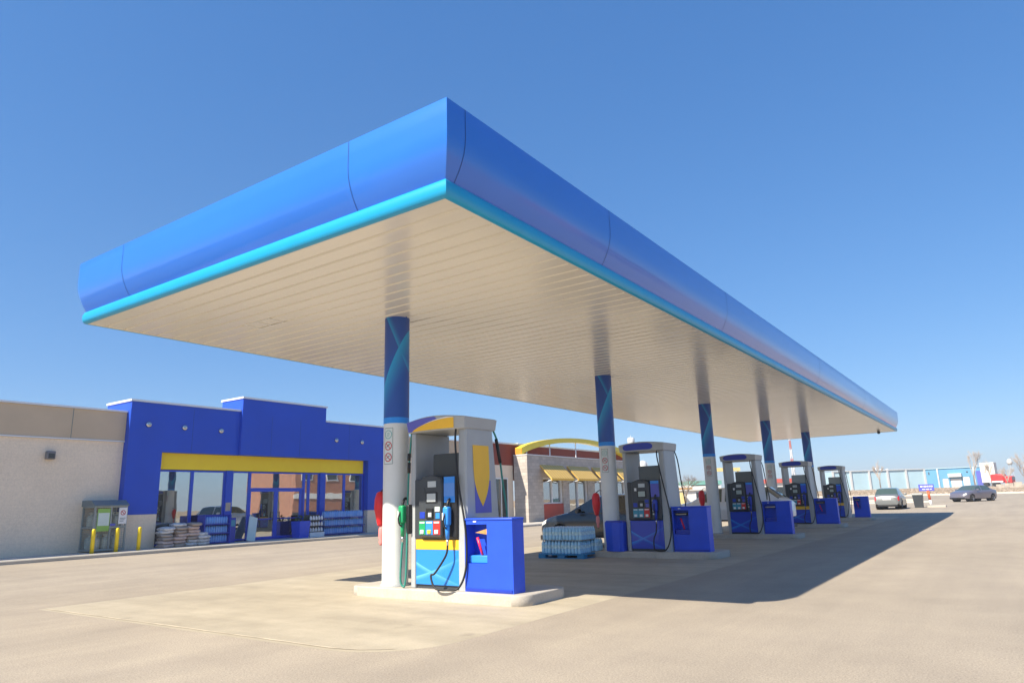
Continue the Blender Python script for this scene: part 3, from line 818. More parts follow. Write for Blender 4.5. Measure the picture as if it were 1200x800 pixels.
# red covered fire extinguishers hung on the columns
def make_ext():
    r = thing('fire_extinguisher', '', 'fire extinguisher')
    mb = MB()
    rings = []
    for z, rx, ry in ((.30, .03, .03), (.27, .08, .07), (.18, .105, .09), (.02, .115, .095), (-.12, .09, .08), (-.24, .06, .05), (-.28, .045, .04)):
        rings.append([(rx*cos(2*pi*k/14)*(1+.08*sin(3*k+z*20)), ry*sin(2*pi*k/14)*(1+.07*cos(2*k+z*15)), z) for k in range(14)])
    mb.ring_loft(rings); mb.build('vinyl_cover', M['red_vinyl'], r)
    mb = MB(); rings = []
    for z, rx in ((-.285, .03), (-.33, .05), (-.45, .055), (-.5, .035), (-.55, .045), (-.6, .02)):
        rings.append([(rx*cos(2*pi*k/10)+.02, .6*rx*sin(2*pi*k/10), z) for k in range(10)])
    mb.ring_loft(rings); mb.build('cover_tail', M['pink'], r)
    mb = MB(); mb.tube([(0, 0, .29), (.1, 0, .36), (.25, 0, .33)], .012, 6); mb.build('hanger', M['darker'], r)
    return r
e0 = make_ext()
el = ['red covered fire extinguisher with pink tail hung left of the nearest column',
      'red covered fire extinguisher hung left of the second column, above the dark car hood',
      'red covered fire extinguisher hung left of the third column, beside the white car hood']
for i in range(3):
    e = e0 if i == 0 else copy_tree(e0)
    e.location = ((-.46, .1, 1.37), (-.44, SP+.05, 1.30), (-.42, 2*SP+.05, 1.34))[i]
    tag(e, el[i], 'fire extinguisher', 'red extinguishers on the columns')

# ------------------------------------------------------------------ bottled water on a pallet
pal = thing('pallet', 'blue plastic pallet under the bottled water at the end of the second island', 'pallet', (-1.02, 7.35, 0), radians(2))
mb = MB(); mb.box(-.66, .66, -.42, .42, .085, .125, .008); mb.build('deck', M['pallet_blue'], pal)
mb = MB(); mb.box(-.66, .66, -.42, .42, .0, .022, .004); mb.build('base_boards', M['pallet_blue'], pal)
for x in (-.56, 0, .56):
    for y in (-.34, .34):
        mb = MB(); mb.box(x-.1, x+.1, y-.08, y+.08, .0225, .0845); mb.build('block', M['pallet_blue'], pal)
mb = MB(); mb.box(-.62, .62, -.40, .40, .4435, .4495); tray = mb.build('divider_sheet', M['cardboard']); tray.location = (-1.0, 7.37, 0)
tag(tray, 'thin grey cardboard sheet between the two layers of water bottles', 'cardboard sheet')
def make_pack(nx, ny, pit=.094, hgt=.315):
    r = thing('bottle_pack', '', 'bottle pack')
    R = pit/2-.001
    body = MB(); lab = MB(); cap = MB()
    for i in range(nx):
        for j in range(ny):
            c = ((i-(nx-1)/2)*pit, (j-(ny-1)/2)*pit, 0)
            body.lathe([(R*.9, 0), (R, .012), (R, .11), (R*.94, .12), (R*.94, .2), (R, .21), (R*.98, .235), (R*.62, .27), (.016, .288), (.016, .295)], c, 12)
            lab.lathe([(R*.965, .118), (R*.965, .202)], c, 12, False)
            cap.lathe([(.018, .2955), (.018, hgt)], c, 8)
    body.build('bottles', M['pet'], r); lab.build('labels', M['pet_label'], r); cap.build('caps', M['pet_cap'], r)
    return r
pk = make_pack(3, 2)
first = True
for layer, zz_ in ((0, .126), (1, .4505)):
    for row in range(4):
        for q in range(4 if layer == 0 or row < 4 else 3):
            o = pk if first else copy_tree(pk); first = False
            dx = 0 if layer == 0 else .09
            o.location = (-1.47+dx*.5+q*.292+(random.uniform(-.004, .004)), 7.05+row*.196, zz_); o.rotation_euler = (0, 0, random.uniform(-.015, .015))
            pos = ('leftmost', 'second from left', 'third from left', 'rightmost')[q]
            rw = ('front', 'second', 'third', 'rear')[row]
            tag(o, f'{pos} bottle pack in the {rw} row, {"lower" if layer == 0 else "upper"} layer on the blue pallet', 'bottle pack', 'packs of water bottles on the pallet')
for q in range(2):
    o = copy_tree(pk); o.location = (-.20+q*.0, 7.30+q*.2, .155+0); o.rotation_euler = (0, 0, .02)
    o.location = (-.45, 7.62+q*.2, HC+.001)
    tag(o, ('front', 'rear')[q]+' loose water pack standing on the island against the second column', 'bottle pack', 'packs of water bottles on the pallet')

# ------------------------------------------------------------------ cars
def interp(keys, x):
    if x <= keys[0][0]: return keys[0][1]
    for (a, va), (b, vb) in zip(keys, keys[1:]):
        if x <= b:
            t = (x-a)/(b-a); return va+(vb-va)*t
    return keys[-1][1]
def make_car(name, P):
    """length along +x (front at +L/2). P: dict of profile keys (x fraction in metres)"""
    r = thing(name, P['label'], P['cat'])
    L, W = P['L'], P['W']; h = L/2
    xs = sorted(set([round(v, 3) for v in P['stations']]))
    NR = 10
    bm = bmesh.new(); rings = []
    for x in xs:
        w = W/2*interp(P['plan'], x); zb = interp(P['sill'], x); zs = interp(P['belt'], x); zt = interp(P['top'], x)
        gh = max(0, zt-zs)
        wr = w*(.93-.22*min(1, gh/.5)) if gh > .08 else w*.8
        zm = zb+(zs-zb)*.55
        half = [(0, zb), (w*.86, zb), (w*.96, zb+.06), (w*1.0, zm), (w*.985, zs-.10), (w*.945, zs-.015), (w*.90, zs+.012 if gh > .08 else zs+gh*.3)]
        if gh > .08: half += [(wr, zt-.05), (wr*.82, zt-.012), (0, zt)]
        else: half += [(w*.72, zs+gh*.65), (w*.45, zs+gh*.92), (0, zs+gh)]
        ring = [bm.verts.new((x, y, z)) for y, z in half] + [bm.verts.new((x, -y, z)) for y, z in half[-2:0:-1]]
        rings.append(ring)
    n = len(rings[0])     # 18 points; right side mirrored
    tags = P['tags']
    for i in range(len(xs)-1):
        xm = (xs[i]+xs[i+1])/2
        for j in range(n):
            k = (j+1) % n
            f = bm.faces.new((rings[i][j], rings[i][k], rings[i+1][k], rings[i+1][j])); f.smooth = True
            jj = j if j < 9 else n-1-j          # mirrored band index
            f.material_index = tags(xm, jj)
    for ring, rev in ((rings[0], True), (rings[-1], False)):
        f = bm.faces.new(ring[::-1] if rev else ring); f.material_index = 0
    bmesh.ops.recalc_face_normals(bm, faces=bm.faces[:])
    me = bpy.data.meshes.new('body'); bm.to_mesh(me); bm.free()
    body = bpy.data.objects.new('body', me); COL.objects.link(body)
    # wheel arches
    cuts = []
    for wx in P['wheels']:
        c = MB(); c.cyl((wx, -W, P['R']*1.0), (wx, W, P['R']*1.0), P['R']*1.17, None, 28); cuts.append(c.build('cutter', M['darker']))
    for c in cuts:
        md = body.modifiers.new('b', 'BOOLEAN'); md.object = c; md.operation = 'DIFFERENCE'; md.solver = 'EXACT'
    dg = bpy.context.evaluated_depsgraph_get()
    me2 = bpy.data.meshes.new_from_object(body.evaluated_get(dg))
    for o in [body]+cuts: bpy.data.objects.remove(o)
    # split by tag into parts
    names = {0: ('body', P['paint']), 1: ('side_window', P['glass']), 2: ('windscreen', P['glass']), 3: ('rear_window', P['glass']), 4: ('tail_light', M['tail_red']), 5: ('headlight', M['head_clear']), 6: ('lower_trim', M['darker']), 7: ('grille', M['darker'])}
    src = bmesh.new(); src.from_mesh(me2)
    present = sorted({f.material_index for f in src.faces})
    bodyo = None
    for ti in present:
        sides = [None] if ti in (0, 2, 3, 6, 7) else [1, -1]
        for sd in sides:
            b2 = src.copy()
            kill = [f for f in b2.faces if f.material_index != ti or (sd and f.calc_center_median().y*sd <= 0)]
            bmesh.ops.delete(b2, geom=kill, context='FACES')
            if not b2.faces: b2.free(); continue
            for f in b2.faces: f.material_index = 0
            nm, mt = names[ti]
            m3 = bpy.data.meshes.new(nm); b2.to_mesh(m3); b2.free(); m3.materials.append(mt)
            m3.set_sharp_from_angle(angle=radians(32))
            o = bpy.data.objects.new(nm, m3); COL.objects.link(o); o.parent = r
    src.free()
    # dark arch liners and wheels
    for wx in P['wheels']:
        for s in (1, -1):
            R = P['R']; yc = s*(W/2-.13)
            wl = MB(); prof = []
            for a, b in ((.62, .0), (.62, .02), (.9, .015), (1, .04), (1, .17), (.9, .2), (.62, .19)):
                prof.append((a*R, b))
            rings = [[(wx+q*cos(2*pi*k/24), yc+s*(.1-t), R+q*sin(2*pi*k/24)) for k in range(24)] for q, t in prof]
            wl.ring_loft(rings, True, False, True); w_o = wl.build('wheel', M['tyre'], r)
            wl = MB()
            wl.ring_loft([[(wx+q*cos(2*pi*k/24), yc+s*t, R+q*sin(2*pi*k/24)) for k in range(24)] for q, t in ((.63*R, .085), (.56*R, .07), (.54*R, .04), (.05*R, .055), (.002, .055))], True, False, False)
            rim = wl.build('rim', M['rim'], w_o)
            wl = MB()
            for k in range(5):
                a = 2*pi*k/5+.3
                m4 = Matrix.Translation((wx, yc+s*.062, R)) @ Matrix.Rotation(-a, 4, 'Y')
                wl.box(.18*R, .5*R, -.012, .012, -.1*R, .1*R, 0, 1, m4)
            wl.build('spokes', M['darker'], w_o)
            wl = MB(); wl.cyl((wx, yc-s*.12, R), (wx, yc-s*.35, R), R*1.15, None, 20); wl.build('arch_liner', M['darker'], r)
    # mirrors
    mx, mz = P['mirror']
    for s in (1, -1):
        mb = MB(); mb.box(mx-.06, mx+.07, s*W/2*.95 if s > 0 else s*(W/2*.95+.2), (s*(W/2*.95+.2)) if s > 0 else s*W/2*.95, mz-.06, mz+.08, .03, 2); mb.build('mirror', P.get('mirmat', P['paint']), r)
    # number plates and bumpers
    mb = MB(); mb.box(-h-.012, -h+.01, -.26, .26, P['platez']-.055, P['platez']+.055, .004, 1); mb.build('number_plate', M['plate'], r)
    mb = MB(); mb.box(-h-.006, -h+.3, -W*.36, W*.36, .2, .33, .02); mb.build('rear_valance', M['darker'], r)
    mb = MB(); mb.box(h-.3, h+.006, -W*.36, W*.36, .24, .38, .02); mb.build('front_intake', M['darker'], r)
    for s in (1, -1):
        for xd in P['doors']:
            mb = MB(); y = s*(W/2*1.001)
            mb.box(xd-.09, xd+.05, y-.012, y+.012, P['hz']-.012, P['hz']+.014, .006, 1); mb.build('door_handle', P['paint'], r)
    return r
def lin(a, b, n): return [a+(b-a)*k/n for k in range(n+1)]

def sedan_params(L, W, label, cat, pnt, gl, roof=1.44, hood=.93, hatch=False, cross=0):
    h = L/2; lift = cross
    fw = h-1.15       # base of windscreen
    rf = h-1.95       # roof front
    rr = -h+(.75 if hatch else 1.25)
    rb = -h+(.22 if hatch else .62)
    st = [-h, -h+.04, -h+.12, -h+.3] + lin(-h+.45, h-.45, 26) + [fw, fw-.03, rf, rf+.06, rr, rb, -.12, -.02, h-.3, h-.12, h-.04, h]
    plan = [(-h, .80), (-h+.05, .87), (-h+.25, .95), (-h+.8, 1.0), (h-1.0, 1.0), (h-.45, .94), (h-.15, .82), (h-.04, .7), (h, .62)]
    sill = [(-h, .34+lift), (-h+.3, .22+lift), (h-.35, .2+lift), (h, .28+lift)]
    belt = [(-h, .82+lift), (-h+.1, .93+lift), (-h+.5, .96+lift), (0, .93+lift), (fw, hood-.03+lift), (h-.5, hood-.14+lift), (h-.12, hood-.27+lift), (h, hood-.38+lift)]
    dk = 1.03+lift
    top = [(-h, .86+lift), (-h+.06, dk-.06), (rb, dk if not hatch else dk+.02), (rr, roof-.05+lift), (-.3, roof+lift), (rf, roof-.05+lift), (fw, hood+.05+lift), (h-.5, hood-.07+lift), (h-.12, hood-.2+lift), (h, hood-.33+lift)]
    def tags(x, j):
        if rb+.02 < x < rr and j in (7, 8): return 3
        if rf < x < fw-.02 and j in (7, 8): return 2
        if rr-.18 < x < rf+.42 and j == 6 and not (-.14 < x < -.01) : return 1
        if x < -h+.2 and j == 4: return 4
        if x < -h+.13 and j == 3 and hatch: return 4
        if h-.33 < x and j in (4, 5) and x < h-.05: return 5
        if j in (0, 1): return 6
        return 0
    return dict(L=L, W=W, label=label, cat=cat, paint=pnt, glass=gl, stations=st, plan=plan, sill=sill, belt=belt, top=top, tags=tags, wheels=(h-.88, -h+.82), R=.31+lift*.3, mirror=(rf+.35, 1.0+lift), platez=.72 if hatch else .62, doors=(-.25, -1.05), hz=.82+lift)

hatchp = sedan_params(4.1, 1.74, 'silver hatchback seen from behind, parked beyond the last blue bin', 'car', M['car_silver'], M['car_glass_green'], roof=1.5, hatch=True)
c = make_car('hatchback_car', hatchp); c.location = (1.55, 48.9, gz(1.5, 47)); c.rotation_euler = (0, 0, radians(90))
sedp = sedan_params(4.6, 1.78, 'violet grey sedan with pale headlights crossing the lot at far right', 'car', M['car_grey'], M['car_glass_green'], roof=1.42)
c = make_car('sedan_car', sedp); c.location = (6.0, 66.5, gz(5, 66)); c.rotation_euler = (0, 0, radians(240))
crossp = sedan_params(4.6, 1.84, 'dark slate car parked behind the bottled water, hood facing left', 'car', M['car_dark'], M['car_glass'], roof=1.48, hood=.95, hatch=True, cross=.1)
c = make_car('dark_car', crossp); c.location = (-1.62, 11.2, 0); c.rotation_euler = (0, 0, radians(180))

suvp = sedan_params(4.7, 1.9, 'white estate car with sloping rear window parked behind the third pump, hood facing left', 'car', M['car_white'], M['car_glass_green'], roof=1.5, hood=.95, hatch=True, cross=.26)
c = make_car('white_car', suvp); c.location = (-.62, 19.2, 0); c.rotation_euler = (0, 0, radians(180))

# ------------------------------------------------------------------ convenience store
XW = -17.2
store = thing('convenience_store', 'low shop with bright blue front, yellow band over its glass doors and beige block wing', 'shop', (XW, 0, .2))
def pbox(name, mat, x0, x1, y0, y1, z0, z1, par=None, bev=0):
    """world-coordinate box parented to the store"""
    mb = MB(); mb.box(x0-XW, x1-XW, y0, y1, z0-.2, z1-.2, bev, 1); return mb.build(name, mat, par or store)
# beige wing (left)
pbox('wall', M['beige_block'], -30, -17.5, -26, 3.97, .1, 3.95)
pbox('parapet_panel', M['stucco'], -30, -17.46, -26, 3.97, 4.0, 5.02)
pbox('ledge', M['coping'], -29.9, -17.43, -26, 3.97, 3.955, 3.995)
pbox('coping', M['coping'], -30, -17.4, -26, 3.97, 5.025, 5.09)
for y in (2.17, -.1, -2.4, -4.7):
    pbox('panel_joint', m_sign_line, -17.459, -17.452, y-.008, y+.008, 4.0, 5.02)
# beige wing (right)
pbox('wall', M['beige_block'], -30, -17.5, 17.53, 27.5, .1, 3.95)
pbox('parapet_panel', M['stucco'], -30, -17.46, 17.53, 27.5, 4.0, 4.99)
pbox('coping', M['coping'], -30, -17.4, 17.53, 27.5, 4.995, 5.06)
# blue front: low left, tall centre, low right, around the recessed glazing
Y0, Y1, W0, W1 = 3.98, 17.5, 5.25, 15.68
ZT, ZW = 5.43, 3.64
pbox('blue_pier', M['store_blue'], -19, XW, Y0, W0, 1.39, ZT-.0)
pbox('blue_pier', M['store_blue'], -19, XW, W1, Y1, 1.26, 5.33)
pbox('pier_base', M['beige_block'], -19, XW-.01, Y0+.01, W0-.005, .1, 1.385)
pbox('pier_base', M['beige_block'], -19, XW-.01, W1+.005, Y1-.01, .1, 1.255)
pbox('blue_fascia', M['store_blue'], -19, XW, W0+.001, 8.44, ZW, ZT)
pbox('blue_tower', M['store_blue'], -18.55, XW+.14, 8.445, 12.83, ZW-.0, 5.97)
pbox('blue_fascia', M['store_blue'], -19, XW, 12.835, W1-.001, ZW, 5.33)
pbox('coping', M['coping'], -19.0, XW+.05, Y0-.05, 8.44, ZT+.005, ZT+.08)
pbox('coping', M['coping'], -18.6, XW+.19, 8.40, 12.88, 5.975, 6.05)
pbox('coping', M['coping'], -19.0, XW+.05, 12.885, Y1+.05, 5.335, 5.41)
for y in (6.4, 9.9, 11.4, 14.4): 
    x = XW+.14 if 8.45 < y < 12.8 else XW
    pbox('panel_joint', m_joint, x+.001, x+.004, y-.006, y+.006, ZW+.02, 5.3)
pbox('back_roof', M['grey_paint'], -34, -19.05, -26, 27.4, 4.4, 4.7)
# yellow band in the recess
XR = -17.5
pbox('yellow_band', M['store_yellow'], XR-.1, XR+.06, W0+.002, W1-.12, 3.02, 3.635)
pbox('band_return', M['store_blue'], XR-.1, XR+.02, W1-.118, W1-.002, 3.02, 3.635)
pbox('door_threshold', M['navy'], XR-.08, XR+.1, 9.2, 12.1, .2, .235)
# glazing
def frame(y0, y1, z0, z1, w=.06, name='window', mull=()):
    f = MB()
    for a in ((y0, y1, z0, z0+w), (y0, y1, z1-w, z1), (y0, y0+w, z0+w, z1-w), (y1-w, y1, z0+w, z1-w)):
        f.box(XR-.05-XW, XR+.03-XW, a[0], a[1], a[2]-.2, a[3]-.2)
    o = f.build(name, M['frame_blue'], store)
    g = MB(); g.box(XR-.012-XW, XR-.004-XW, y0+w+.001, y1-w-.001, z0+w-.2+.001, z1-w-.2-.001); g.build('pane', M['store_glass'], o)
    return o
ZL, ZH = .24, 3.0
frame(5.26, 6.68, ZL, ZH); frame(6.685, 8.1, ZL, ZH)
pbox('mullion_pier', M['store_blue'], XR-.1, XR+.1, 8.105, 8.40, .2, 3.015)
frame(8.405, 9.24, ZL, ZH)
frame(9.245, 12.03, 2.27, ZH, name='transom_window')
for (a, b, hs) in ((9.25, 10.58, 1), (10.59, 11.92, -1)):
    d = frame(a, b, .24, 2.262, .085, 'glass_door')
    hm = MB(); yh = b-.16 if hs > 0 else a+.16
    hm.cyl((XR+.09-XW, yh, .75), (XR+.09-XW, yh, 1.15), .015, None, 8)
    hm.cyl((XR+.025-XW, yh, .8), (XR+.09-XW, yh, .8), .01, None, 6); hm.cyl((XR+.025-XW, yh, 1.1), (XR+.09-XW, yh, 1.1), .01, None, 6)
    hm.build('handle', M['darker'], d)
    pm = MB(); pm.box(XR+.0-XW, XR+.04-XW, a+.09, b-.09, .82, .87); pm.build('push_bar', M['navy'], d)
pbox('door_jamb', M['navy'], XR-.05, XR+.035, 11.925, 12.03, .235, 2.262)
frame(12.035, 12.3, ZL, ZH)
frame(12.06+.25, 12.9, ZL, ZH)
pbox('mullion_pier', M['store_blue'], XR-.1, XR+.1, 12.905, 13.2, .2, 3.015)
frame(13.205, 14.4, ZL, ZH); frame(14.405, 15.6, ZL, ZH)
pbox('jamb', M['navy'], XR-.05, XR+.03, 15.605, 15.675, .2, 3.015)
# interior shell
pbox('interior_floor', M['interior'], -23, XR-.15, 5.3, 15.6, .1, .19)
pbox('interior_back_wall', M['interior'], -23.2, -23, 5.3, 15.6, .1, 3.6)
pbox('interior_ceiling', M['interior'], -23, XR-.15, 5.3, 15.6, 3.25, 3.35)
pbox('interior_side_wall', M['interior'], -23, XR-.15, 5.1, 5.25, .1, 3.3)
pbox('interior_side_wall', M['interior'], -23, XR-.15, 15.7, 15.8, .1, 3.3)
# round wall lamps and the flood light
for y, z in ((4.65, 4.62), (6.05, 4.6), (7.6, 4.58), (13.6, 4.53), (15.22, 4.52), (16.75, 4.5)):
    m_ = MB(); m_.ring_loft([[(x, y+rr*cos(2*pi*k/16), z-.2+rr*sin(2*pi*k/16)) for k in range(16)] for x, rr in ((.002, .11), (.04, .11), (.07, .085), (.085, .05))])
    lo = m_.build('wall_lamp', M['chrome'], store)
    m_ = MB(); m_.ring_loft([[(x, y+rr*cos(2*pi*k/12), z-.2+rr*sin(2*pi*k/12)) for k in range(12)] for x, rr in ((.086, .045), (.1, .03))]); m_.build('lens', M['screen_lit'], lo)
m_ = MB(); m_.box(-.30+.0, -.10, 1.46, 1.72, 3.06, 3.33, .03); fl = m_.build('flood_light', M['purple'] if False else flat('grey_lamp_housing', (.2, .19, .19), .5), store)
m_ = MB(); m_.box(-.098, -.09, 1.5, 1.68, 3.09, 3.25); m_.build('lens', M['screen_dark'], fl)
# notice on the pier beside the door
pbox('opening_notice', M['stone'], XR+.101, XR+.112, 8.14, 8.36, 1.42, 1.75)

# shelving seen through the glass
def shelf_inside(y0, y1):
    r = thing('shop_shelf', '', 'shelf')
    return r
for k, (ya, yb, lab) in enumerate(((5.45, 6.5, 'stack of teal bedding bundles in the leftmost shop window'), (6.8, 7.9, 'stack of teal bedding bundles behind the second shop window'))):
    r = thing('display_bundles', lab, 'bundle', (-18.0, (ya+yb)/2, .19), 0, 'teal bundles inside the window')
    m_ = MB(); m_.box(-.25, .25, -(yb-ya)/2, (yb-ya)/2, 0, .62, .03); m_.build('display_stand', M['dark_plastic'], r)
    for q in range(3):
        m_ = MB(); m_.box(-.24, .24, -(yb-ya)/2+.03, (yb-ya)/2-.03, .625+q*.22, .83+q*.22, .08, 3); m_.build('bundle', (M['teal_cloth'], M['dark_plastic'], M['wood'])[q], r)
    m_ = MB(); m_.box(.245, .26, -.1, .15, .9, 1.12); m_.build('price_card', M['white'], r)

# ------------------------------------------------------------------ merchandise outside the store
# stacked sacks
def make_bag(w, d, h_, mat):
    mb = MB(); rings = []
    n = 18
    for t, zf in ((0, .15), (.12, .0), (.5, -.06), (.88, .0), (1, .15)):
        pass
    e_ = .28
    for zz_, k in ((.0, .72), (.018, .9), (h_*.42, 1.0), (h_*.62, .99), (h_*.86, .88), (h_, .62)):
        rings.append([(w/2*k*(abs(cos(a))**e_)*(1 if cos(a) > 0 else -1)*(1+.03*sin(5*a)), d/2*k*(abs(sin(a))**e_)*(1 if sin(a) > 0 else -1)*(1+.03*cos(4*a+1)), zz_+.016*sin(3*a+1+w*9)*(zz_/h_)) for a in [2*pi*(q+.5)/n for q in range(n)]])
    mb.ring_loft(rings); return mb.build('sack', mat)
sack_m = [make_bag(w_, d_, .125, M[k]) for k, w_, d_ in (('bag_a', .5, .47), ('bag_b', .54, .44), ('bag_c', .5, .5))]
used = [False]*3
def put_sack(x, y, z, kind, rz, label):
    o = sack_m[kind] if not used[kind] else sack_m[kind].copy()
    if used[kind]: COL.objects.link(o)
    used[kind] = True
    o.location = (x, y, z); o.rotation_euler = (random.uniform(-.04, .04), random.uniform(-.04, .04), rz); tag(o, label, 'sack', 'sacks piled outside the store window')
ordn = ['bottom', 'second', 'third', 'fourth', 'fifth', 'sixth', 'top']
for s, (yy, n_) in enumerate(((5.42, 6), (5.92, 7), (6.40, 7), (6.80, 4))):
    st = ('left', 'second', 'third', 'right')[s]
    for q in range(n_):
        lv = 'top' if q == n_-1 else ordn[q]
        kd = (0, 1, 1, 0, 2, 0, 1, 2)[(q*3+s*2) % 8] if not (s == 3) else 2
        cl = ('pinkish', 'brownish', 'pale')[kd]
        put_sack(-16.78+random.uniform(-.05, .05), yy+random.uniform(-.05, .05), .2+q*.118, kd, random.uniform(-.22, .22), f'{cl} grey sack, {lv} of the {st} pile under the leftmost shop windows')
# water on shelf racks
def make_water_pack(wy, dx=.34, hz=.27):
    m_ = MB(); nb = int(round(wy/.1)); R = wy/nb/2
    for i in range(nb):
        for j in range(2):
            m_.lathe([(R*.96, 0), (R, .02), (R, hz*.72), (R*.5, hz*.9), (R*.35, hz)], (-.08-j*.0+.12*j, -wy/2+R+i*2*R, 0), 8)
    return m_.build('water_pack', M['pack'])
rk = thing('water_rack', 'blue three-shelf rack of bottled water beside the piled sacks', 'rack', (-16.85, 7.38, .2))
m_ = MB()
for z in (.04, .38, .72): m_.box(-.24, .2, -.52, .52, z, z+.03)
m_.build('shelf', M['navy'], rk)
for s in (-1, 1):
    m_ = MB(); m_.box(-.26, .21, s*.545-.02, s*.545+.02, 0, 1.08); m_.build('side_panel', M['navy'], rk)
m_ = MB(); m_.box(-.3, -.262, -.56, .56, 0, 1.1); m_.build('back_panel', M['navy'], rk)
wp = make_water_pack(.5); wf = True
for z, nm in ((.071, 'bottom'), (.411, 'middle'), (.751, 'top')):
    for s, sn in ((-.255, 'left'), (.255, 'right')):
        o = wp if wf else wp.copy()
        if not wf: COL.objects.link(o)
        wf = False
        o.location = (-16.85, 7.38+s, .2+z); tag(o, f'blue water pack, {sn} half of the {nm} shelf in the blue rack by the sacks', 'water pack', 'water packs outside the store')
# stacked trays right of the door
wp2 = make_water_pack(1.15, hz=.29); wf = True
for lv, z in enumerate((.06, .415, .77)):
    for s, (yc, sn) in enumerate(((13.33, 'left'), (14.5, 'right'))):
        o = wp2 if wf else wp2.copy()
        if not wf: COL.objects.link(o)
        wf = False
        o.location = (-16.95, yc+(.0 if lv != 1 else .03), .2+z+.021); tag(o, f'long water pack, {sn} one of the {("bottom", "middle", "top")[lv]} tier right of the shop door', 'water pack', 'water packs outside the store')
tr = thing('water_stand', 'low blue stand of three tiers holding water packs right of the shop door', 'stand', (-16.95, 13.92, .2))
for z in (.04, .395, .75):
    m_ = MB(); m_.box(-.22, .2, -1.2, 1.2, z, z+.02); m_.build('shelf', M['navy'], tr)
for y in (-1.21, 0, 1.21):
    m_ = MB(); m_.box(-.25, -.222, y-.03, y+.03, 0, 1.05); m_.build('upright', M['navy'], tr)
# small bottle rack
br_ = thing('bottle_rack', 'small dark rack of small white bottles between the planter and the water tiers', 'rack', (-16.85, 12.2, .2))
m_ = MB(); m_.box(-.2, .2, -.4, .4, 0, .2, .01); m_.build('base', M['coping'], br_)
m_ = MB(); m_.box(-.22, -.19, -.42, .42, .205, .95); m_.build('back_panel', M['dark_plastic'], br_)
for q, z in enumerate((.205, .45, .695)):
    m_ = MB(); m_.box(-.185, .19, -.4, .4, z, z+.02); m_.build('shelf', M['dark_plastic'], br_)
for q, z in enumerate((.226, .471, .716)):
    for k in range(5):
        m_ = MB(); m_.lathe([(.05, 0), (.055, .02), (.055, .11), (.03, .15), (.03, .18)], (0, 0, 0), 10)
        o = m_.build('small_bottle', M['white']); o.location = (-16.75, 11.9+k*.15, .2+z)
        tag(o, f'{("first", "second", "third", "fourth", "fifth")[k]} small white bottle from left, {("bottom", "middle", "top")[q]} shelf of the rack', 'bottle', 'small white bottles on the rack')
# planter
pl = thing('planter', 'tall royal blue planter with a low green plant right of the shop door', 'planter', (-16.85, 11.45, .2))
m_ = MB(); m_.ring_loft([[(a*.24, b*.24, 0) for a, b in ((-1, -1), (1, -1), (1, 1), (-1, 1))], [(a*.29, b*.29, .7) for a, b in ((-1, -1), (1, -1), (1, 1), (-1, 1))], [(a*.25, b*.25, .7) for a, b in ((-1, -1), (1, -1), (1, 1), (-1, 1))], [(a*.25, b*.25, .62) for a, b in ((-1, -1), (1, -1), (1, 1), (-1, 1))]], True, True, False)
m_.build('pot', M['blue_plastic'], pl)
m_ = MB(); rnd = random.Random(3)
for k in range(90):
    a = rnd.uniform(0, 2*pi); rr = rnd.uniform(0, .24); z = .66+rnd.uniform(0, .28)*(1-rr*2); L = rnd.uniform(.06, .12); t = rnd.uniform(0, 2*pi); tl = rnd.uniform(.2, 1.2)
    c = Vector((rr*cos(a), rr*sin(a), z)); d = Vector((cos(t)*cos(tl), sin(t)*cos(tl), sin(tl)))*L; w = Vector((-sin(t), cos(t), 0))*L*.3
    m_.quad(c, c+d*.5+w, c+d, c+d*.5-w)
m_.build('foliage', M['plant'], pl)
# leaning white board and floor sign by the door
m_ = MB(); m_.box(-.02, .02, -.19, .19, 0, 1.0, .005); o = m_.build('leaning_board', M['sign_pale']); o.location = (-17.02, 9.12, .2); o.rotation_euler = (radians(-14), radians(-14), 0)
tag(o, 'pale blue-white board leaning against the glass left of the shop door', 'board')
wk = thing('boxed_display', 'blue box stand with a small notice on the pier left of the shop door', 'stand', (-17.18, 8.26, .2))
m_ = MB(); m_.box(-.2, .14, -.16, .16, 0, .95, .01); m_.build('cabinet', M['navy'], wk)
m_ = MB(); m_.box(.141, .15, -.12, .12, .62, .86); m_.build('notice', M['teal'], wk)
# interior yellow sign
ys_ = thing('yellow_floor_display', 'yellow display panel standing behind the narrow window left of the door', 'display', (-17.75, 8.75, .19))
m_ = MB(); m_.box(-.02, .02, -.22, .14, .55, 1.25, .01); m_.build('panel', M['yellow'], ys_)
m_ = MB(); m_.box(-.02, .02, -.2, .12, 0, .545); m_.build('base', M['locker_steel'], ys_)

# ------------------------------------------------------------------ gas bottle cage and bollards
cg = thing('gas_bottle_cage', 'green-grey sloped-top gas bottle exchange cage with lime sign against the beige wall', 'cage', (-17.02, 3.35, .2))
x0, x1, y0, y1, hb, hf_ = -.45, .42, -.54, .54, 1.70, 1.5
fr = MB()
for x in (x0, x1-.05):
    for y in (y0, -.02, y1-.05) if x > 0 else (y0, y1-.05):
        fr.box(x, x+.05, y, y+.05, .06, hf_)
for z in (.06, .78, 1.45):
    fr.box(x1-.051, x1+.001, y0+.051, y1-.051, z, z+.05); fr.box(x0+.051, x1-.052, y0, y0+.05, z+.001, z+.049); fr.box(x0+.051, x1-.052, y1-.05, y1, z+.001, z+.049)
fr.build('frame', M['locker_steel'], cg)
m_ = MB(); m_.prism([(x0-.03, 1.5), (x1+.04, 1.5), (x1+.04, 1.53), (x1-.25, 1.70), (x0-.03, 1.70)], 1, y0-.03, y1+.03); m_.build('lid', flat('slate_lid', (.16, .2, .21), .45, var=.06), cg)
m_ = MB(); m_.box(x0, x1, y0, y1, .04, .058); m_.box(x0+.05, x1-.06, y0+.06, y1-.06, .76, .775); m_.build('shelf', M['locker_steel'], cg)
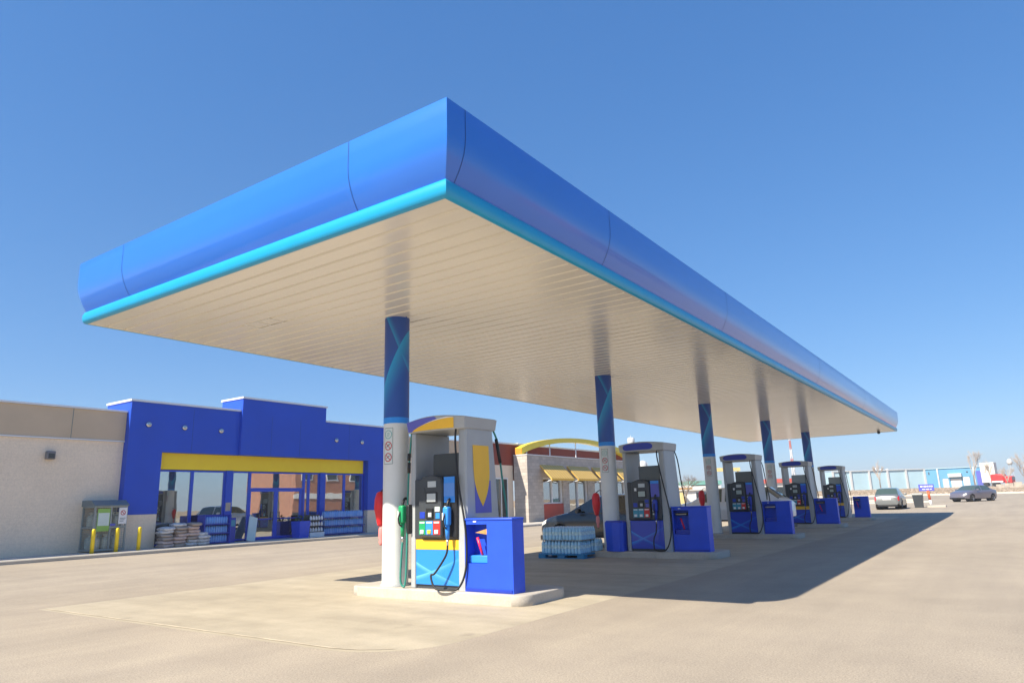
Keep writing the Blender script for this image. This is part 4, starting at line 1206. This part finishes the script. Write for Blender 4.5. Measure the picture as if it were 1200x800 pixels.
ms = MB()
for k in range(1, 12):
    y = y0+.05+k*(y1-y0-.1)/12
    ms.box(x1-.02, x1-.014, y-.003, y+.003, .111, 1.449)
for k in range(1, 18):
    z = .11+k*1.34/18
    ms.box(x1-.0135, x1-.008, y0+.05, y1-.05, z-.003, z+.003); ms.box(x0+.05, x1-.05, y0+.02, y0+.026, z-.003, z+.003)
for k in range(1, 9):
    x = x0+.05+k*(x1-x0-.1)/9; ms.box(x-.003, x+.003, y0+.0265, y0+.032, .111, 1.449)
ms.build('wire_mesh', M['locker_steel'], cg)
m_ = MB(); m_.box(x1+.002, x1+.012, y0+.1, -.04, .68, 1.42); sg = m_.build('lime_sign', M['lime'], cg)
m_ = MB(); m_.box(x1+.013, x1+.018, y0+.12, -.06, .86, 1.28); m_.build('sign_panel', M['sign_pale'], sg)
m_ = MB(); m_.box(x1+.002, x1+.012, .25, .52, .9, 1.44); sg = m_.build('warning_sign', M['white'], cg)
def flat_ring(m_, x, cy, cz, ri, ro, n=20):
    a = [m_.bm.verts.new((x, cy+ri*cos(2*pi*k/n), cz+ri*sin(2*pi*k/n))) for k in range(n)]; b = [m_.bm.verts.new((x, cy+ro*cos(2*pi*k/n), cz+ro*sin(2*pi*k/n))) for k in range(n)]
    for k in range(n): m_.bm.faces.new((a[k], b[k], b[(k+1) % n], a[(k+1) % n]))
m_ = MB(); flat_ring(m_, x1+.014, .385, 1.27, .06, .085); m_.box(x1+.0135, x1+.0155, -.012, .012, -.07, .07, 0, 1, Matrix.Translation((0, .385, 1.27)) @ Matrix.Rotation(radians(45), 4, 'X')); m_.build('prohibition_mark', m_sign_red, sg)
m_ = MB()
for k in range(3): m_.box(x1+.013, x1+.0145, .29, .48-.03*k, 1.08-k*.05, 1.1-k*.05)
m_.build('text_lines', m_sign_line, sg)
m_ = MB(); m_.box(x1+.002, x1+.03, -.02, .16, .84, .92, .01); m_.build('lock_bar', M['purple'], cg)
for lv in (.06, .776):
    for k in range(3):
        for q in range(2):
            m_ = MB(); m_.lathe([(.10, 0), (.14, .03), (.15, .1), (.15, .33), (.12, .4), (.06, .43), (.06, .5), (.1, .5), (.1, .53)], (0, 0, 0), 14)
            o = m_.build('gas_bottle', M['tank']); o.location = (-17.02+.18-q*.38, 3.35-.33+k*.33, .2+lv)
            tag(o, f'{("left", "middle", "right")[k]} gas bottle in the {("front", "back")[q]} row on the {"lower" if lv < .5 else "upper"} shelf of the mesh cage', 'gas bottle', 'gas bottles in the cage')
def make_bollard():
    m_ = MB(); m_.lathe([(.062, 0), (.062, .72), (.055, .75), (.03, .775), (.0, .78)], (0, 0, 0), 18); return m_.build('bollard', M['lemon'])
b0 = make_bollard()
for k, y in enumerate((2.66, 3.42, 4.16)):
    o = b0 if k == 0 else b0.copy()
    if k: COL.objects.link(o)
    o.location = (-16.2, y, .2); tag(o, ('yellow bollard before the lime sign half of the gas cage', 'yellow bollard before the right half of the gas cage', 'yellow bollard standing alone before the beige pier base right of the cage')[k], 'bollard', 'yellow bollards by the gas cage')

# ------------------------------------------------------------------ restaurant beyond
rs = thing('restaurant', 'restaurant with grey block front, dark red parapet and golden awnings beyond the store', 'restaurant', (-15.5, 27.4, .2))
def rbox(name, mat, x0, x1, y0, y1, z0, z1, par=None, bev=0):
    mb = MB(); mb.box(x0+15.5, x1+15.5, y0-27.4, y1-27.4, z0-.2, z1-.2, bev, 1); return mb.build(name, mat, par or rs)
rbox('wall', M['beige_rest'], -28, -16.6, 24.2, 27.3, .1, 3.66)
rbox('red_parapet', M['maroon'], -28, -16.6, 24.25, 27.3, 3.665, 4.95)
rbox('red_parapet', M['maroon'], -28, -16.6, 27.305, 43, 3.3, 4.95)
rbox('parapet_coping', M['coping'], -28.05, -16.52, 24.2, 43.05, 4.955, 5.05)
# grey block front with openings
GY0, GY1 = 27.3, 43.5
ops = [(29.05, 31.5), (32.3, 34.9), (35.9, 38.5), (39.5, 42.1)]
cur = GY0
for a, b in ops:
    rbox('block_wall', M['grey_block'], -16.5, -15.5, cur, a, .1, 4.25); cur = b
    rbox('block_wall', M['grey_block'], -16.5, -15.5, a, b, 2.9, 4.25)
rbox('block_wall', M['grey_block'], -16.5, -15.5, cur, GY1, .1, 4.25)
rbox('wall_cap', M['coping'], -16.5, -15.46, GY0-.03, GY1+.03, 4.255, 4.31)
for k, (a, b) in enumerate(ops):
    if k != 1:
        rbox('red_sill_panel', M['red_panel'], -16.1, -15.52, a+.002, b-.002, .2, 1.25)
    z0 = 1.26 if k != 1 else .22
    f = MB()
    for (p, q, s, t) in ((a+.002, b-.002, z0, z0+.08), (a+.002, b-.002, 2.81, 2.895), (a+.002, a+.1, z0+.08, 2.81), (b-.1, b-.002, z0+.08, 2.81), ((a+b)/2-.04, (a+b)/2+.04, z0+.08, 2.81)):
        f.box(-.28, -.1, p-27.4, q-27.4, s-.2, t-.2)
    fo = f.build('window' if k != 1 else 'entrance_door', M['coping'], rs)
    g = MB(); g.box(-.2, -.19, a+.1-27.4, b-.1-27.4, z0-.12, 2.61); g.build('pane', M['store_glass'], fo)
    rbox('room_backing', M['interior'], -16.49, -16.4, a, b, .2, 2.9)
# tall side window in the beige wall
f = MB()
for (p, q, s, t) in ((25.1, 26.7, .3, .38), (25.1, 26.7, 2.82, 2.9), (25.1, 25.18, .38, 2.82), (26.62, 26.7, .38, 2.82), (25.95, 26.02, .38, 2.82)):
    f.box(-1.099, -1.05, p-27.4, q-27.4, s-.2, t-.2)
fo = f.build('window', M['coping'], rs)
g = MB(); g.box(-1.095, -1.08, 25.18-27.4, 26.62-27.4, .18, 2.62); g.build('pane', M['car_glass'], fo)
# awnings
for a, b in ((28.75, 31.55), (32.1, 34.95), (35.55, 38.45), (39.05, 42.0)):
    m_ = MB(); m_.prism([(.004, 3.5), (.85, 2.62), (.85, 2.5), (.80, 2.5), (.80, 2.58), (.004, 3.38)], 1, a-27.4, b-27.4)
    aw = m_.build('awning', M['awning'], rs)
    m_ = MB(); m_.box(.851, .87, a-27.4, b-27.4, 2.49, 2.6); m_.build('valance', M['yellow'], aw)
    for y in (a+.12, b-.12):
        m_ = MB(); m_.tube([(.82, y-27.4, 2.52), (.01, y-27.4, 2.35)], .03, 6); m_.build('bracket', M['coping'], aw)
# yellow arched beam on the roof
m_ = MB(); rings = []
for k in range(25):
    t = k/24; y = 27.3+t*16.2; zt = 4.72+.98*(1-(2*t-1)**2)**.8; hgt = .42-.14*sin(pi*t)
    rings.append([(-.86, y-27.4, zt-.2), (-.36, y-27.4, zt-.2), (-.36, y-27.4, zt-hgt-.2), (-.86, y-27.4, zt-hgt-.2)])
m_.ring_loft(rings, True, True, False)
ar = m_.build('yellow_arch', M['arch_yellow'], rs)
m_ = MB(); m_.box(-.84, -.38, -.13, -.104, 4.12, 4.5); m_.build('arch_end_cap', M['arch_end'], ar)
for y in (28.2, 31, 34.5, 38.5, 42.6):
    t = (y-27.3)/16.2; zt = 4.72+.98*(1-(2*t-1)**2)**.8-(.42-.14*sin(pi*t))-.2
    if zt > 4.13:
        m_ = MB(); m_.box(-.64, -.58, y-27.43, y-27.37, 4.112, zt+.02); m_.build('arch_post', M['coping'], ar)
m_ = MB(); m_.box(-1.6, -1.11, 28.0-27.4, 28.8-27.4, 4.0, 4.9, .02); m_.build('roof_vent', M['coping'], rs)

# ------------------------------------------------------------------ far background
# brick building across the lot: seen mirrored in the shop windows
bb = thing('brick_building', 'long red brick building across the lot, mirrored in the shop windows', 'building', (46, 70, 0))
gzb = gz(46, 70)
def bbx(name, mat, *a, par=None): mb = MB(); mb.box(*a); return mb.build(name, mat, par or bb)
bbx('wall', M['red_brick'], 0, 12, -9, 20, -.2, 8.2); bbx('pale_band', M['shop_white'], -.12, -.01, -9, 20, 2.9, 3.7); bbx('base_wall', M['dark_plastic'], -.1, -.01, -9, 20, -.2, 1.0)
bbx('roof_coping', M['coping'], -.3, 12.2, -9.2, 20.2, 8.21, 8.6)
for k in range(5):
    f = bbx('window', M['coping'], -.09, -.005, -8+k*5, -5.5+k*5, 5.6, 7.2); bbx('pane', M['car_glass'], -.13, -.095, -7.8+k*5, -5.7+k*5, 5.8, 7.0, par=f)

# warehouse
whs = thing('warehouse', 'long sky blue warehouse with white pilasters and loading doors on the far right', 'warehouse', (-32, 224, 1.6))
va = Vector((-34, 222, 0)); vb = Vector((-10.9, 238, 0)); vc = Vector((3.6, 236.2, 0))
def wall_run(p, q, name, mat, z0, z1, th, d0=0, d1=None, out=0, par=None):
    d = (q-p); L = d.length; d = d.normalized(); nrm = Vector((d.y, -d.x, 0))
    a = p+d*d0+nrm*out; b = p+d*(L if d1 is None else d1)+nrm*out
    o = Vector((-32, 224, 1.6)); mb = MB()
    P = [a, b, b-nrm*th, a-nrm*th]
    mb.ring_loft([[(v.x-o.x, v.y-o.y, z0) for v in P], [(v.x-o.x, v.y-o.y, z1) for v in P]], True, True, False)
    return mb.build(name, mat, par or whs)
wall_run(va, vb, 'pale_wall', M['wh_pale'], -1.5, 5.9, 8)
Lw = (vb-va).length
for k in range(6):
    d0 = max(0, k*Lw/5-.28); wall_run(va, vb, 'pilaster', M['wh_white'], -1.5, 6.0, .3, d0, d0+.55, .35)
wall_run(va, vb, 'coping', M['wh_white'], 5.93, 6.15, .5, 0, None, .4)
wall_run(vb, vc, 'blue_wall', M['wh_blue'], -1.5, 5.85, 10, .4)
Lb = (vc-vb).length
wall_run(vb, vc, 'coping', M['wh_pale'], 5.87, 6.05, .5, .4, None, .3)
for d0 in (3.4, 12.6): wall_run(vb, vc, 'pilaster', M['wh_white'], -1.5, 5.85, .3, d0, d0+.35, .3)
for d0, w, z1 in ((4.6, 1.5, 2.9), (6.7, 2.7, 2.8), (9.8, 1.7, 3.2)): 
    wall_run(vb, vc, 'loading_door', M['wh_white'], -1.0, z1, .3, d0, d0+w, .15)
    wall_run(vb, vc, 'door_recess', M['wh_blue'], z1+.02, z1+.35, .3, d0-.15, d0+w+.15, .2)
wall_run(vb, vc, 'door_canopy', M['shop_white'], 3.3, 4.3, 1.2, 6.3, 9.7, 1.2)
wall_run(vb, vc, 'wall_vent', M['dark_plastic'], 4.5, 4.8, .2, 10.9, 11.3, .16); wall_run(vb, vc, 'downpipe', M['purple'], -.5, 4.8, .2, 13.3, 14.6, .16)
wall_run(vb, vc, 'wall_vent', M['dark_plastic'], 4.3, 5.0, .2, 1.1, 1.35, .16)
for x_, d_ in ((0.6, 1), (1.6, .6), (2.8, .7)):
    pass
for d0 in (14, 15.6, 17.4):
    wall_run(va, vb, 'roof_vent', M['coping'], 6.16, 6.9 if d0 < 15 else 6.5, .5, d0, d0+.5, -1)

# lattice mast
ms_ = thing('lattice_mast', 'slim red and white lattice mast rising beyond the fourth pump', 'mast', (-28.6, 151.2, gz(-28, 151)))
for k in range(7):
    m_ = MB(); z0, z1 = k*1.95, (k+1)*1.95; w0, w1 = .36-.04*k, .36-.04*(k+1)
    for a, b in ((1, 1), (1, -1), (-1, 1), (-1, -1)): m_.tube([(a*w0, b*w0, z0), (a*w1, b*w1, z1)], .05, 5)
    for a, b, c_, d_ in ((1, 1, 1, -1), (1, -1, -1, -1), (-1, -1, -1, 1), (-1, 1, 1, 1)):
        m_.tube([(a*w0, b*w0, z0), (c_*w1, d_*w1, z1)], .035, 4); m_.tube([(c_*w0, d_*w0, z0), (a*w1, b*w1, z1)], .035, 4)
    m_.build('mast_section', M['white'] if k % 2 == 0 else M['mast_red'], ms_)
# white tower with round head
tw = thing('white_tower', 'slim white tower peeking over the cap of the second pump', 'tower', (-43.7, 102.6, gz(-43, 102)))
m_ = MB(); m_.lathe([(.5, 0), (.42, 9), (.4, 9.8)], (0, 0, 0), 14); m_.build('shaft', M['wh_white'], tw)
m_ = MB(); m_.lathe([(.4, 9.81), (.62, 10.1), (.62, 11.0), (.4, 11.2)], (0, 0, 0), 14); m_.build('head', M['wh_white'], tw)
m_ = MB(); m_.cyl((0, 0, 11.2), (0, 0, 11.6), .06, .03, 6); m_.build('antenna', M['wh_white'], tw)
tw2 = thing('white_tank', 'white round-topped tank seen through the opening of the second pump', 'tank', (-42.6, 104.4, gz(-42, 104)))
m_ = MB(); m_.lathe([(.75, 0), (.75, 6.6), (.6, 7.0), (.2, 7.2)], (0, 0, 0), 16); m_.build('shell', M['wh_white'], tw2)
m_ = MB(); m_.tube([(.78, .1, 0), (.78, .1, 6.8)], .05, 6); m_.build('ladder', M['grey_paint'], tw2)
# shop strip in the gap
sh = thing('white_shop', 'low white shop with sea-green roof edge in the gap beyond the second pump', 'shop', (-25.8, 80, gz(-25, 80)))
def sbx(name, mat, *a, par=None):
    mb = MB(); mb.box(*a, 0, 1, Matrix.Rotation(radians(35), 4, 'Z')); return mb.build(name, mat, par or sh)
sbx('wall', M['shop_white'], -8, 4.5, 0, 6, -.3, 2.4); sbx('fascia_band', M['shop_white'], -8.1, 4.6, -.3, -.01, 1.75, 2.3); sbx('roof', M['green_roof'], .6, 4.7, -.4, 6.2, 2.42, 2.95)
sbx('lettering_band', M['wood'], -2.2, .8, -.33, -.301, 1.9, 2.1); sbx('pillar', M['pale_yellow'], -.9, -.45, -.8, -.35, -.3, 1.5)
for a in (-6.5, -4, 1.2): 
    f = sbx('window', M['coping'], a, a+1.8, -.05, -.005, .3, 1.6); sbx('pane', M['car_glass'], a+.1, a+1.7, -.08, -.051, .4, 1.5, par=f)
# pale yellow gantry
gy_ = thing('yellow_gantry', 'pale yellow overhead beam on thin posts behind the third pump', 'gantry', (-18.3, 72, gz(-18, 72)))
mb = MB(); mb.box(-1.0, 2.2, -.3, .3, 3.75, 4.15, 0, 1, Matrix.Rotation(radians(35), 4, 'Z')); mb.build('beam', M['pale_yellow'], gy_)
mb = MB(); mb.box(-1.0, 2.2, -.03, .03, 2.75, 2.8, 0, 1, Matrix.Rotation(radians(35), 4, 'Z')); mb.build('rail', M['grey_paint'], gy_)
for s in (-.8, 2.0):
    mb = MB(); mb.box(s-.07, s+.07, -.07, .07, 0, 3.74, 0, 1, Matrix.Rotation(radians(35), 4, 'Z')); mb.build('post', M['pale_yellow'], gy_)
# red roofed kiosk right of column four
kk = thing('red_roofed_kiosk', 'small pale kiosk with red roof edge right of the fourth column', 'kiosk', (-10.2, 65.6, gz(-10, 65)))
mb = MB(); mb.box(-1.4, 1.4, -.9, .9, 0, 2.2, 0, 1, Matrix.Rotation(radians(35), 4, 'Z')); mb.build('wall', M['shop_white'], kk)
mb = MB(); mb.box(-1.6, 1.6, -1.1, 1.1, 2.202, 2.6, 0, 1, Matrix.Rotation(radians(35), 4, 'Z')); mb.build('roof', flat('faded_red_roof', (.55, .12, .1), .6), kk)
mb = MB(); mb.box(-.9, .9, -.93, -.902, .9, 1.8, 0, 1, Matrix.Rotation(radians(35), 4, 'Z')); mb.build('window', M['car_glass'], kk)
# roadside stand: litter bin, blue sign on red and white post, concrete base
gx, gy0 = 3.15, 50.4; g0 = gz(gx, gy0)
lb = thing('litter_bin', 'dark grey litter bin with pale lid beside the small blue sign in the far lot', 'litter bin', (3.15, 50.4, g0))
mb = MB(); mb.ring_loft([[(a*.26, b*.26, .0) for a, b in ((-1, -1), (1, -1), (1, 1), (-1, 1))], [(a*.33, b*.33, .86) for a, b in ((-1, -1), (1, -1), (1, 1), (-1, 1))]], True, True, False); mb.build('body', M['dark_plastic'], lb)
mb = MB(); mb.box(-.35, .35, -.35, .35, .862, 1.02, .06, 2); mb.build('lid', flat('pale_grey_lid', (.4, .4, .38), .5), lb)
sb = thing('sign_base', 'small pale concrete base under the red and white sign post', 'concrete base', (4.15, 51.0, g0))
mb = MB(); mb.box(-.55, .65, -.35, .35, -.1, .14, .03); mb.build('block', M['concrete'], sb)
sp_ = thing('direction_sign', 'small blue sign with white lettering on a red and white post behind the litter bin', 'sign', (3.86, 51.0, g0+.14))
mb = MB(); mb.cyl((0, 0, 0), (-.02, 0, .38), .085, None, 12); mb.build('post_foot', M['white'], sp_)
mb = MB(); mb.cyl((-.02, 0, .381), (-.06, 0, 1.05), .085, None, 12); mb.build('post', M['orange_red'], sp_)
mb = MB(); mb.box(-.62, .36, -.03, .03, 1.02, 1.5, .01); pn = mb.build('panel', M['purple'], sp_)
mb = MB()
for k, (a, b) in enumerate(((-.5, -.38), (-.34, -.3), (-.26, -.1), (-.06, .02), (.06, .12), (.15, .28))): mb.box(a, b, -.036, -.0305, 1.3, 1.4)
for a, b in ((-.4, -.2), (-.15, .05), (.1, .2)): mb.box(a, b, -.036, -.0305, 1.12, 1.18)
mb.build('lettering', M['white'], pn)

# bare winter trees and brush
def bare_tree(name, label, loc, hgt, spread, seed, group, depth=5, mat='twig'):
    rnd = random.Random(seed)
    r = thing(name, label, 'tree', loc, 0, group)
    tr = MB(); cr = MB()
    def grow(mb, p, d, L, rad, lev):
        q = p + d*L
        mb.tube([p, p+d*L*.5+Vector((rnd.uniform(-.04, .04), rnd.uniform(-.04, .04), 0))*L, q], [rad, rad*.85, rad*.66], 5 if lev < 2 else 3, False)
        if lev >= depth: return
        for k in range(rnd.choice((3, 3, 4))):
            a = rnd.uniform(0, 2*pi); t = rnd.uniform(.25, .7)*spread
            nd = (d + Vector((cos(a), sin(a), rnd.uniform(-.1, .35)))*t).normalized()
            grow(cr, p+d*L*rnd.uniform(.6, 1), nd, L*rnd.uniform(.6, .85), rad*.58, lev+1)
    grow(tr, Vector((0, 0, -.1)), Vector((0, 0, 1)), hgt*.3, hgt*.018, 0)
    tr.build('trunk', M['bark'], r); cr.build('crown', M[mat], r)
    return r
trees = [((12.6, 190, 0), 9.5, 1.0, 1, 'tall bare pale tree at the right edge of the photo'),
         ((15.5, 197, 0), 11, .9, 2, 'bare pale tree just beyond the right edge, behind the taller one'),
         ((2.2, 215, 0), 11, .45, 3, 'slender bare tree in front of the blue warehouse, right of its loading doors'),
         ((-19, 205, 0), 9.5, .5, 4, 'faint bare tree before the pale end of the warehouse'),
         ((9.2, 192, 0), 6.5, .8, 5, 'short bare tree beside the red truck'),
         ((5.9, 212, 0), 7, .5, 6, 'thin bare tree between the warehouse and the red truck')]
for p, hgt, spr, sd, lab in trees:
    bare_tree('bare_tree', lab, (p[0], p[1], gz(p[0], p[1])), hgt, spr, sd, 'bare trees beyond the lot', 5)
bare_tree('bare_tree', 'dense brown-grey bare tree standing before the white shop beyond the second pump', (-23.9, 74.9, gz(-24, 74)-.2), 5.2, 1.35, 9, 'bare trees beyond the lot', 6, 'bark')
# brush on the bank (cannot be counted)
mb = MB(); rnd = random.Random(21)
for k in range(5000):
    x = rnd.uniform(-30, 30); y = rnd.uniform(122, 205); z = gz(x, y); h_ = rnd.uniform(.04, .14)*(1 if rnd.random() < .93 else 2.2); a = rnd.uniform(0, pi); w = rnd.uniform(.1, .3)
    c = Vector((x, y, z-.05)); d = Vector((cos(a), sin(a), 0))*w
    mb.quad(c-d, c+d, c+d*.5+Vector((rnd.uniform(-.1, .1), 0, h_)), c-d*.6+Vector((0, 0, h_*.8)))
br2 = mb.build('dry_brush', M['twig']); br2['kind'] = 'stuff'; tag(br2, 'tangled dry brush covering the bank beyond the lot', 'brush')
# parked lorry and trailer far right
lo = thing('red_lorry', 'red lorry parked before bare trees at the far right edge', 'lorry', (8.4, 200, gz(8, 200)), radians(-20))
mb = MB(); mb.box(-2.2, .6, -1.1, 1.1, .9, 3.0, .3, 2); mb.build('load_bed', M['red'], lo)
mb = MB(); mb.box(.65, 2.3, -1.1, 1.1, .7, 2.4, .2, 2); mb.build('cab', M['red'], lo)
mb = MB(); mb.box(2.0, 2.33, -.9, .9, 1.5, 2.2); mb.build('windscreen', M['car_glass'], lo)
mb = MB(); mb.box(-2.0, .4, -1.13, -1.101, 1.0, 1.35); mb.build('white_stripe', M['white'], lo)
for x in (-1.4, 1.5):
    for s in (-1, 1):
        mb = MB(); mb.cyl((x, s*.8, .5), (x, s*1.12, .5), .5, None, 16); mb.build('wheel', M['tyre'], lo)
wt = thing('white_trailer', 'white box trailer just right of the blue warehouse', 'trailer', (5.6, 226, gz(5, 226)), radians(-15))
mb = MB(); mb.box(-1.7, 1.7, -1.2, 1.2, 1.0, 6.4, .05, 1); mb.build('box_body', M['shop_white'], wt)
mb = MB()
mb.prism([(-.9, 3.6), (-.2, 5.4), (.1, 5.4), (-.5, 3.6)], 1, -1.25, -1.21); mb.prism([(.3, 3.6), (1.0, 5.4), (1.3, 5.4), (.7, 3.6)], 1, -1.25, -1.21); mb.build('slanted_mark', M['stone'], wt)
for x in (-1, 1):
    mb = MB(); mb.cyl((x, -1.1, .5), (x, 1.1, .5), .5, None, 14); mb.build('axle_wheels', M['tyre'], wt)
wl_ = thing('low_wall', 'low broken pale wall along the bank on the far right', 'wall', (12.5, 178, gz(12, 178)))
mb = MB()
for k in range(9): mb.box(-5.5+k*1.6, -5.5+k*1.6+1.5, -.2+.1*(k % 2), .25+.1*(k % 2), -.2, .75+.18*((k*7) % 3))
mb.build('stones', M['stone'], wl_)
tk_ = thing('white_water_tank', 'small white elevated tank behind the red lorry at far right', 'tank', (10.6, 222, gz(10, 222)))
mb = MB(); mb.lathe([(.1, 5.4), (.55, 5.6), (.7, 6.1), (.5, 6.8), (.1, 7.1)], (0, 0, 0), 12); mb.build('vessel', M['wh_white'], tk_)
for a in range(4):
    mb = MB(); mb.tube([(.6*cos(a*pi/2), .6*sin(a*pi/2), 0), (.35*cos(a*pi/2), .35*sin(a*pi/2), 5.6)], .05, 5); mb.build('leg', M['wh_white'], tk_)

# ------------------------------------------------------------------ thin haze
mb = MB(); mb.box(-720, 720, -720, 720, -2.0, 17.5)
hz = bpy.data.materials.new('haze'); hz.use_nodes = True; hn = hz.node_tree; hn.nodes.clear()
ho = hn.nodes.new('ShaderNodeOutputMaterial'); hv = hn.nodes.new('ShaderNodeVolumePrincipled')
hv.inputs['Color'].default_value = (.86, .9, .95, 1); hv.inputs['Density'].default_value = .0009; hv.inputs['Anisotropy'].default_value = .2
hn.links.new(hv.outputs[0], ho.inputs['Volume'])
hb = mb.build('haze', hz); hb['kind'] = 'stuff'; tag(hb, 'thin pale haze in the air over the whole lot', 'haze')

# ------------------------------------------------------------------ light, sky, camera
w = bpy.data.worlds.new('World'); S.world = w; w.use_nodes = True
nt = w.node_tree; bg = nt.nodes['Background']
sky = nt.nodes.new('ShaderNodeTexSky'); sky.sky_type = 'NISHITA'; sky.sun_disc = False
sd = Vector((-.29, -.985, 1)).normalized()           # towards the sun
sky.sun_elevation = math.asin(sd.z); sky.sun_rotation = atan2(sd.x, sd.y)
sky.altitude = 200; sky.air_density = 1.0; sky.dust_density = .15; sky.ozone_density = 4.0
hs = nt.nodes.new('ShaderNodeHueSaturation'); hs.inputs['Saturation'].default_value = 1.2; nt.links.new(sky.outputs[0], hs.inputs['Color'])
# soften the sky's steep zenith-to-horizon range to the photographed one
sep = nt.nodes.new('ShaderNodeSeparateColor'); cmb = nt.nodes.new('ShaderNodeCombineColor'); nt.links.new(hs.outputs[0], sep.inputs[0])
for k, (a_, g_) in enumerate(((.50, .68), (.60, .61), (.80, .50))):
    pw = math_node(nt, 'POWER', math_node(nt, 'MULTIPLY', sep.outputs[k], .185), g_)
    nt.links.new(math_node(nt, 'MULTIPLY', pw, a_*3.53), cmb.inputs[k])
nt.links.new(cmb.outputs[0], bg.inputs[0]); bg.inputs[1].default_value = .1
sun = bpy.data.lights.new('sun', 'SUN'); sun.energy = 2.9; sun.angle = radians(.53); sun.color = (1, .91, .76)
so = bpy.data.objects.new('sun', sun); COL.objects.link(so); so.rotation_euler = (-sd).to_track_quat('-Z', 'Y').to_euler(); so.location = (0, 0, 60)

cam = bpy.data.cameras.new('camera'); co = bpy.data.objects.new('camera', cam); COL.objects.link(co); S.camera = co
f_, pt, rl, yw = 807.303, .229098, -.030173, -.603649
F = Vector((sin(yw), cos(yw), 0)); R_ = Vector((cos(yw), -sin(yw), 0)); U = Vector((0, 0, 1))
F2 = F*cos(pt)+U*sin(pt); U2 = -F*sin(pt)+U*cos(pt)
R3 = R_*cos(rl)+U2*sin(rl); U3 = -R_*sin(rl)+U2*cos(rl)
co.matrix_world = Matrix((R3, U3, -F2)).transposed().to_4x4()
co.location = (8.41468, -8.6204, 1.41859)
cam.sensor_width = 36; cam.lens = f_/1200*36; cam.clip_start = .1; cam.clip_end = 8000
S.view_settings.view_transform = 'Standard'; S.view_settings.look = 'None'
S.view_settings.exposure = 1.6; S.view_settings.gamma = 1; S.view_settings.use_curve_mapping = False
